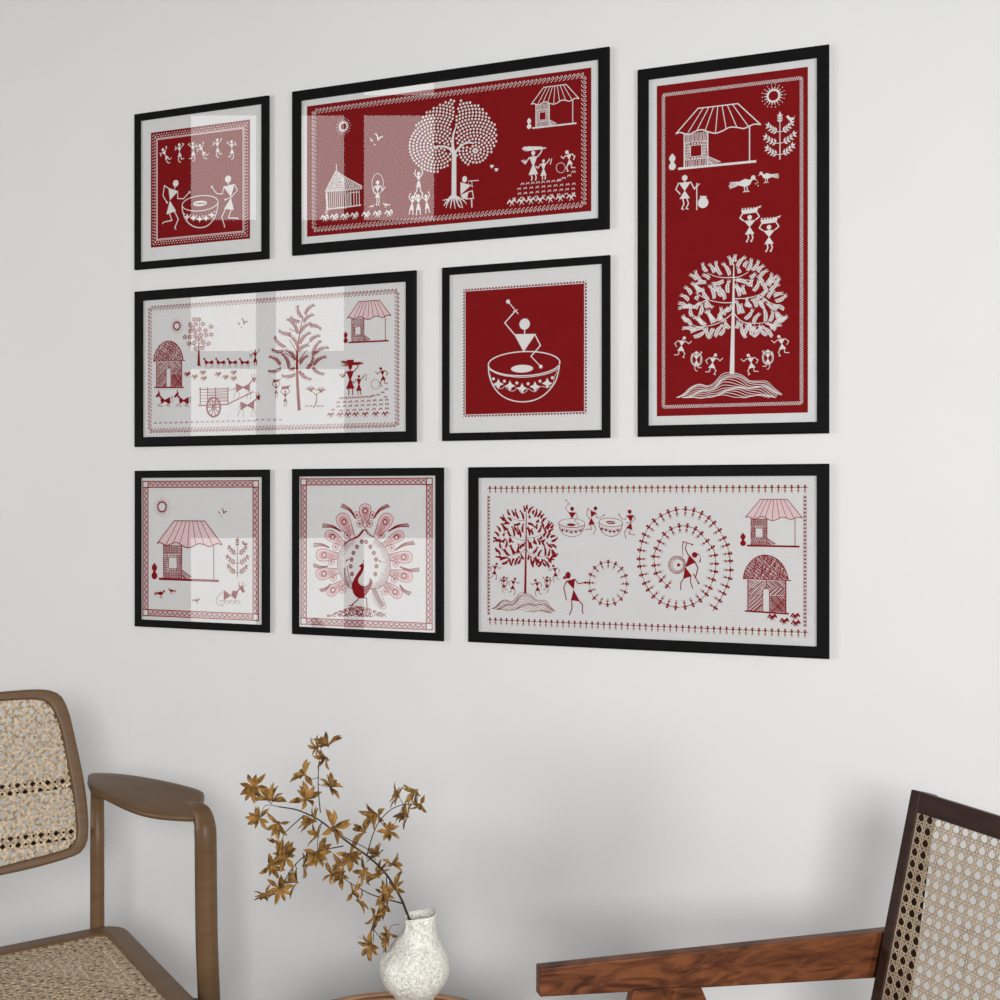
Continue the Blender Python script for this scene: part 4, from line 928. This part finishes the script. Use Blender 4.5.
# ---------------------------------------------------------------- right armchair
def right_chair():
    Z = Vector((0,0,1)); f = w2(-.912,-.41).normalized(); l = w2(.41,-.912).normalized(); al = math.radians(14.5)
    dn = (f*math.sin(al)-Z*math.cos(al)).normalized(); n = l.cross(dn).normalized()
    if n.dot(f) < 0: n = -n
    P0 = cz(911, 789, 1.75); W = .54; mid = P0+l*W/2
    base = Vector((mid.x, mid.y, 0))+f*.3
    root = thing('armchair', 'dark reddish wooden armchair with straight cane backrest and flat tapered arms, at the right', 'chair', base)
    inv = inv_at(root)
    def refl(p): p = Vector(p); return p-l*(2*((p-mid).dot(l)))
    LB = .50; sw = .019
    for side in (0, 1):
        T = refl if side else (lambda p: p)
        bm = bmesh.new()
        d0, d1 = .036, .075
        add_hexa(bm, [T(P0), T(P0+l*sw), T(P0+l*sw-n*d0), T(P0-n*d0), T(P0+dn*LB), T(P0+dn*LB+l*sw), T(P0+dn*LB+l*sw-n*d1), T(P0+dn*LB-n*d1)])
        bm_obj('back_stile', bm, M['teak_dark'], root, bevel=.002, inv=inv)
        # arm
        zr, zl = 1.705, 1.60
        zr = 1.745; a0, a1 = cz(892, 931, zr), cz(892, 977.5, zr); b0, b1 = cz(540, 968.5, zl), cz(540, 997.5, zl)
        d = (b0-a0); d.z = 0; d.normalize(); out = Vector((-d.y, d.x, 0)); out = out if out.dot(AV) > 0 else -out; o = out*.02
        bm = bmesh.new(); add_hexa(bm, [T(p) for p in (a1, b1, b1+o, a1+o, a0, b0, b0+o, a0+o)])
        bm_obj('armrest', bm, M['teak'], root, bevel=.0022, inv=inv)
        # inverted V legs
        m0 = cz(668, 990, 1.645)+out*.010; m0.z = min(a1.z*.37+b1.z*.63, m0.z)+.004
        slope = (b1.z-a1.z)/((b1-a1).length)
        for s in (1, -1):
            lo = (.155,.205) if s > 0 else (-.25,-.30)
            top = [m0+d*(t*s) for t in (-.012,.051)]
            def zz(q): r = Vector(q); r.z = a1.z+slope*((Vector((q.x,q.y,a1.z))-a1).length)+.004; return r
            w_ = out*.009; t0, t1 = zz(top[0]), zz(top[1]); f0 = Vector((m0.x,m0.y,0))+d*lo[0]; f1 = Vector((m0.x,m0.y,0))+d*lo[1]
            bm = bmesh.new(); add_hexa(bm, [T(q) for q in (f0-w_, f1-w_, f1+w_, f0+w_, t0-w_, t1-w_, t1+w_, t0+w_)]); bm_obj('leg', bm, M['teak'], root, bevel=.0015, inv=inv)
        bm = bmesh.new(); q0 = m0-Z*.25+d*.09; q1 = m0-Z*.25-d*.13; add_bar(bm, T(q0), T(q1), .022, .035); bm_obj('stretcher', bm, M['teak'], root, bevel=.003, inv=inv)
    rh = .030
    for k, (s0, h) in enumerate(((0, rh),(LB-.04, .035))):
        bm = bmesh.new(); A = P0+dn*s0+l*sw; B = P0+dn*s0+l*(W-sw)
        add_hexa(bm, [A, B, B-n*.021, A-n*.021, A+dn*h, B+dn*h, B+dn*h-n*.021, A+dn*h-n*.021])
        bm_obj('back_rail', bm, M['teak_dark'], root, bevel=.0015, inv=inv)
    poly = [(sw,rh),(W-sw,rh),(W-sw,LB-.04),(sw,LB-.04)]
    cane('backrest', P0-n*.004-root.location, l, dn, n, poly, .0168, root, M['cane_r'], rot=0, off=.11, w=.10, wd=.075, th=.0008)
    # seat
    S0 = P0+f*.09; S0.z = .40
    f3 = lambda a, b, dd: S0+l*a+f*b-Z*(dd-.06*b)
    bm = bmesh.new(); ring_frame(bm, [(0.02,0),(W-.02,0),(W-.02,.5),(0.02,.5)], [(.055,.035),(W-.055,.035),(W-.055,.465),(.055,.465)], f3, .035)
    bm_obj('seat_frame', bm, M['teak_dark'], root, bevel=.003, inv=inv)
    cane('seat', S0-Z*.004-root.location, l, (f+Z*.06), Z, [(.052,.032),(W-.052,.032),(W-.052,.468),(.052,.468)], .0168, root, M['cane_r'], off=.11, w=.10, wd=.075)
    return root
right_chair()
# ---------------------------------------------------------------- round side table
TZ = .45
TR = .205; TC = cam2w(-.180*(1.995-TR)/1.95, 1.995-TR, 0)
def table():
    root = thing('side_table', 'small round wooden side table with a grooved rim, under the white vase', 'table', (TC.x, TC.y, 0))
    bm = bmesh.new(); prof = [(0,TZ-.012),(TR-.022,TZ-.012),(TR-.021,TZ-.004)]
    for k, (r, z) in enumerate(((TR-.015,TZ-.003),(TR-.006,TZ-.006),(TR-.003,TZ-.017))):
        for j in range(7):
            t = PI*.95-PI*1.1*j/6-(.5*k); prof.append((r+.0062*math.cos(t), z+.0055*math.sin(t)-.002))
    prof += [(TR-.012,TZ-.03),(0,TZ-.03)]
    N = 96; rg = []
    for r, z in prof: rg.append([bm.verts.new((r*math.cos(2*PI*i/N), r*math.sin(2*PI*i/N), z)) for i in range(N)] if r else [bm.verts.new((0,0,z))])
    for A, B in zip(rg, rg[1:]):
        for i in range(N):
            if len(A) == 1: bm.faces.new((A[0], B[i], B[(i+1)%N]))
            elif len(B) == 1: bm.faces.new((A[i], A[(i+1)%N], B[0]))
            else: bm.faces.new((A[i], A[(i+1)%N], B[(i+1)%N], B[i]))
    bm_obj('tabletop', bm, M['rattan'], root, smooth=True)
    for k in range(3):
        t = 2*PI*k/3+.4; bm = bmesh.new(); c, s = math.cos(t), math.sin(t)
        add_tube(bm, [(c*.10,s*.10,TZ-.028),(c*.13,s*.13,.2),(c*.16,s*.16,0)], [.014,.012,.009], 12); bm_obj('leg', bm, M['rattan'], root, smooth=True)
table()
# ---------------------------------------------------------------- vase and branch
VZ = 1.86; VP = cz(415.5, 1000, VZ); VX, VY = VP.x, VP.y; S = VZ/F
from mathutils import noise as mn
def vase():
    def specks(nt, b):
        N = nt.nodes; L = nt.links; tc = N.new('ShaderNodeTexCoord')
        n1 = N.new('ShaderNodeTexNoise'); n1.inputs['Scale'].default_value = 120; n1.inputs['Detail'].default_value = 5; n1.inputs['Distortion'].default_value = 2.4
        v = N.new('ShaderNodeTexVoronoi'); v.inputs['Scale'].default_value = 120; v.feature = 'DISTANCE_TO_EDGE'
        rp = N.new('ShaderNodeValToRGB'); rp.color_ramp.elements[0].position = .30; rp.color_ramp.elements[0].color = (.50,.48,.41,1); rp.color_ramp.elements[1].position = .56; rp.color_ramp.elements[1].color = (.86,.85,.78,1)
        L.new(tc.outputs['Object'], n1.inputs['Vector']); L.new(tc.outputs['Object'], v.inputs['Vector']); L.new(n1.outputs[0], rp.inputs[0]); L.new(rp.outputs[0], b.inputs['Base Color'])
        bp = N.new('ShaderNodeBump'); bp.inputs['Strength'].default_value = .9; bp.inputs['Distance'].default_value = .004
        L.new(n1.outputs[0], bp.inputs['Height']); L.new(bp.outputs[0], b.inputs['Normal'])
    M['vase'] = mat('rough_white_ceramic', (.7,.69,.63), .85, .2, specks)
    bm = bmesh.new(); N = 72
    prof = [(415.5,0,1023),(415.5,13,1023),(415.5,15.5,1021),(415.8,15,1010),(415.5,15.6,1000),(415.3,19,996),(415,26,989.5),(414.8,31.5,981.5),(414.8,34.4,973.5),(414.8,35.2,965),(415.3,33.4,957),(416.2,30,950.5),(417.6,25.6,944),(418.8,20,938),(419.6,16.6,932.5),(420.2,15.4,925),(420.8,16.2,914.5),(420.8,15.5,914),(420.8,13.8,914.6),(420.5,13,918),(419.5,13.5,930),(415,28,945),(415,30,975),(415,12,1016),(415,0,1016)]
    rg = []
    for j, (cx, r, y) in enumerate(prof):
        z = EYE-(y-YH)*S; ring = []
        for i in range(N if r else 1):
            t = 2*PI*i/N; d = RV*math.cos(t)+AV*math.sin(t)
            p = RV*((cx-415.5)*S)+d*(r*S)
            zz = z
            if 925 > y and j > 12: zz += .0035*math.cos(t)*min(1,(925-y)/8)+.0012*math.sin(3*t)
            q = Vector((p.x, p.y, zz-TZ))
            if r and 4 < j < 17: k = mn.noise(q*70+Vector((3,1,2)))*.0018+mn.noise(q*190)*.0022; q += d*k
            ring.append(bm.verts.new(q))
        rg.append(ring)
    for A, B in zip(rg, rg[1:]):
        for i in range(N):
            if len(A) == 1: bm.faces.new((A[0], B[i], B[(i+1)%N]))
            elif len(B) == 1: bm.faces.new((A[i], A[(i+1)%N], B[0]))
            else: bm.faces.new((A[i], A[(i+1)%N], B[(i+1)%N], B[i]))
    zb = EYE-(1023-YH)*S
    o = bm_obj('vase', bm, M['vase'], smooth=True); o.location = (VX, VY, TZ)
    s = o.modifiers.new('sub', 'SUBSURF'); s.levels = s.render_levels = 1
    tag(o, 'rough textured off white ceramic vase standing on the round table', 'vase')
    return zb
def branch():
    M['stem'] = mat('dark_twig', (.03,.02,.015), .7, .3, noise_col((.022,.014,.012), (.05,.035,.027), 40))
    M['petal'] = mat('dried_petal', (.3,.16,.04), .65, .25, noise_col((.075,.032,.007), (.36,.19,.045), 75, detail=4, lo=.35, hi=.62))
    root = thing('dried_branch', 'dried branch with golden brown star shaped flowers, leaning out of the white vase', 'branch', (VX, VY, TZ+.03))
    inv = inv_at(root)
    rz = {}
    def P(x, y, dz=0): return cz(230+x/3.572, 720+y/3.572, VZ+dz)
    def dz(x, y): return .05*math.sin(x*.011+1)+.035*math.sin(y*.013)-.02
    def D3(x, y, k=1): return P(x, y, dz(x, y)*min(1, math.hypot(x-642, y-715)/150)*k)
    bm = bmesh.new()
    vin = P(668,770,.0); vbot = Vector((VX, VY, TZ+.03))
    stems = [([(642,715),(628,680),(612,640),(575,575),(540,530),(490,485),(440,450),(380,405),(330,365),(290,342),(235,320),(175,310)], .0022, .0009),
      ([(323,330),(315,240),(318,150),(326,108)], .0009,.0005), ([(265,340),(220,380),(190,415),(188,480)], .0009,.0005), ([(405,450),(330,465),(270,485),(235,515),(205,555),(185,595),(130,640)], .001,.0006),
      ([(490,480),(510,410),(535,360),(575,320),(620,302),(665,300),(668,260)], .001,.0005), ([(615,655),(560,640),(510,625),(460,600),(395,560)], .0013,.0006), ([(560,555),(555,610),(530,680),(515,740),(512,790)], .001,.0006),
      ([(375,400),(430,430),(492,462),(520,500)], .0008,.0006), ([(150,300),(105,262),(88,240)], .0007,.0004), ([(175,310),(128,305),(108,345)], .0006,.0004), ([(535,362),(555,385),(565,398)], .0006,.0004), ([(620,302),(600,270)], .0006,.0004),
      ([(318,205),(290,212),(272,200)], .0006,.0004), ([(316,230),(350,240)], .0006,.0004), ([(512,745),(545,790),(562,800)], .0006,.0004), ([(555,610),(585,605)], .0006,.0004), ([(330,365),(315,415),(312,475)], .0006,.0004),
      ([(440,450),(425,480),(410,515)], .0006,.0004), ([(235,515),(240,580)], .0006,.0004), ([(205,455),(190,490),(150,520)],.0006,.0004),([(600,350),(612,340),(640,345)],.0005,.0004),([(620,302),(600,345),(590,370)],.0005,.0004),([(560,800),(572,740),(605,730)],.0006,.0004),([(540,530),(575,515)],.0006,.0004),([(512,795),(460,775)],.0006,.0003)]
    for i, (s, r0, r1) in enumerate(stems):
        pts = [D3(*q) for q in s]
        if i == 0: pts = [vbot, P(655,760)] + pts
        pts = cr([tuple(p) for p in pts], 4); add_tube(bm, pts, [r0+(r1-r0)*k/(len(pts)-1) for k in range(len(pts))], 6)
    bm_obj('stem', bm, M['stem'], root, smooth=True, inv=inv)
    BL = [(350,92,46),(312,100,34),(345,135,36),(268,196,40),(358,240,38),(85,238,46),(152,288,48),(270,285,48),(105,352,36),(176,368,40),(305,362,44),(368,383,48),(315,415,36),(188,435,44),(200,492,46),(143,522,40),(314,475,46),(262,520,40),(240,580,40),(175,603,42),(125,635,38),(428,478,42),(410,515,40),(398,552,36),(362,550,34),(482,400,44),(530,338,48),(602,272,36),(668,250,42),(682,300,34),(635,345,38),(566,396,34),(530,485,38),(488,540,38),(532,560,46),(575,515,38),(588,605,46),(436,620,34),(460,650,38),(515,700,48),(562,668,38),(572,765,34),(505,805,44),(560,798,34),(185,465,34),(545,620,34)]
    rr = random.Random(11)
    for bx_, by_, br in BL:
        c = D3(bx_, by_); r = br*VZ/F/3.572*1.28; V = []; Fc = []
        ax = Vector((rr.uniform(-1,1), rr.uniform(-1.2,.1), rr.uniform(-.5,1))).normalized()
        u = ax.orthogonal().normalized(); w = ax.cross(u); n = rr.randint(8,11); ph = rr.random()*6
        gap = rr.random()*6
        for k in range(n):
            t = ph+2*PI*k/n+rr.uniform(-.2,.2); el = rr.uniform(-.15,1.0)
            if math.cos(t-gap) > .86 and rr.random() < .7: continue
            d = (u*math.cos(t)+w*math.sin(t))*math.cos(el)+ax*math.sin(el); s = d.cross(ax).normalized(); up = s.cross(d).normalized()
            L = r*rr.uniform(.85,1.2); wd = L*rr.uniform(.145,.195); q = len(V)
            sp = [(0,.1,0),(.28,.62,.03),(.55,1,.04),(.8,.66,.01),(1,.03,-.05)]
            for a, b, h in sp:
                m_ = c+d*L*a+up*L*h
                V += [m_-s*wd*b+up*wd*.5*b, m_, m_+s*wd*b+up*wd*.5*b, m_-up*.0006]
            for j in range(4):
                A = q+4*j; B = A+4
                Fc += [(A,A+1,B+1,B),(A+1,A+2,B+2,B+1),(A+2,A+3,B+3,B+2),(A+3,A,B,B+3)]
        # hub
        q = len(V)
        for a in (u, w, -u, -w): V.append(c+a*r*.09)
        V += [c+ax*r*.12, c-ax*r*.14]
        for a, b in ((0,1),(1,2),(2,3),(3,0)): Fc += [(q+a,q+b,q+4),(q+b,q+a,q+5)]
        mesh_obj('flower', [inv@v for v in V], Fc, M['petal'], root)
vase(); branch()
# ---------------------------------------------------------------- light
w = bpy.data.worlds.new('World'); bpy.context.scene.world = w; w.use_nodes = True
w.node_tree.nodes['Background'].inputs[0].default_value = (1,.995,.985,1); w.node_tree.nodes['Background'].inputs[1].default_value = WORLD
def area(name, loc, tgt, size, power, col=(1,1,1), sy=None):
    l = bpy.data.lights.new(name, 'AREA'); l.energy = power; l.size = size; l.color = col
    if sy: l.shape = 'RECTANGLE'; l.size_y = sy
    o = bpy.data.objects.new(name, l); C.objects.link(o); o.location = loc
    o.rotation_euler = (Vector(tgt)-Vector(loc)).to_track_quat('-Z', 'Y').to_euler(); return o
for a in AREAS: area(*a)
cam = bpy.data.cameras.new('camera'); co = bpy.data.objects.new('camera', cam); C.objects.link(co)
co.location = CAM; co.rotation_euler = (PI/2, 0, TH); cam.sensor_width = 36; cam.lens = 36*F/1000; cam.shift_y = -(500-YH)/1000; cam.clip_start = .02
bpy.context.scene.camera = co
vs = bpy.context.scene.view_settings; vs.view_transform = 'Standard'; vs.look = 'None'; vs.exposure = EXPO; vs.gamma = 1; vs.use_curve_mapping = False
cy = bpy.context.scene.cycles; cy.transparent_max_bounces = 24; cy.use_adaptive_sampling = False; cy.max_bounces = 8; cy.use_denoising = DEN; cy.denoising_prefilter = 'NONE'; cy.denoising_input_passes = 'RGB_ALBEDO_NORMAL'
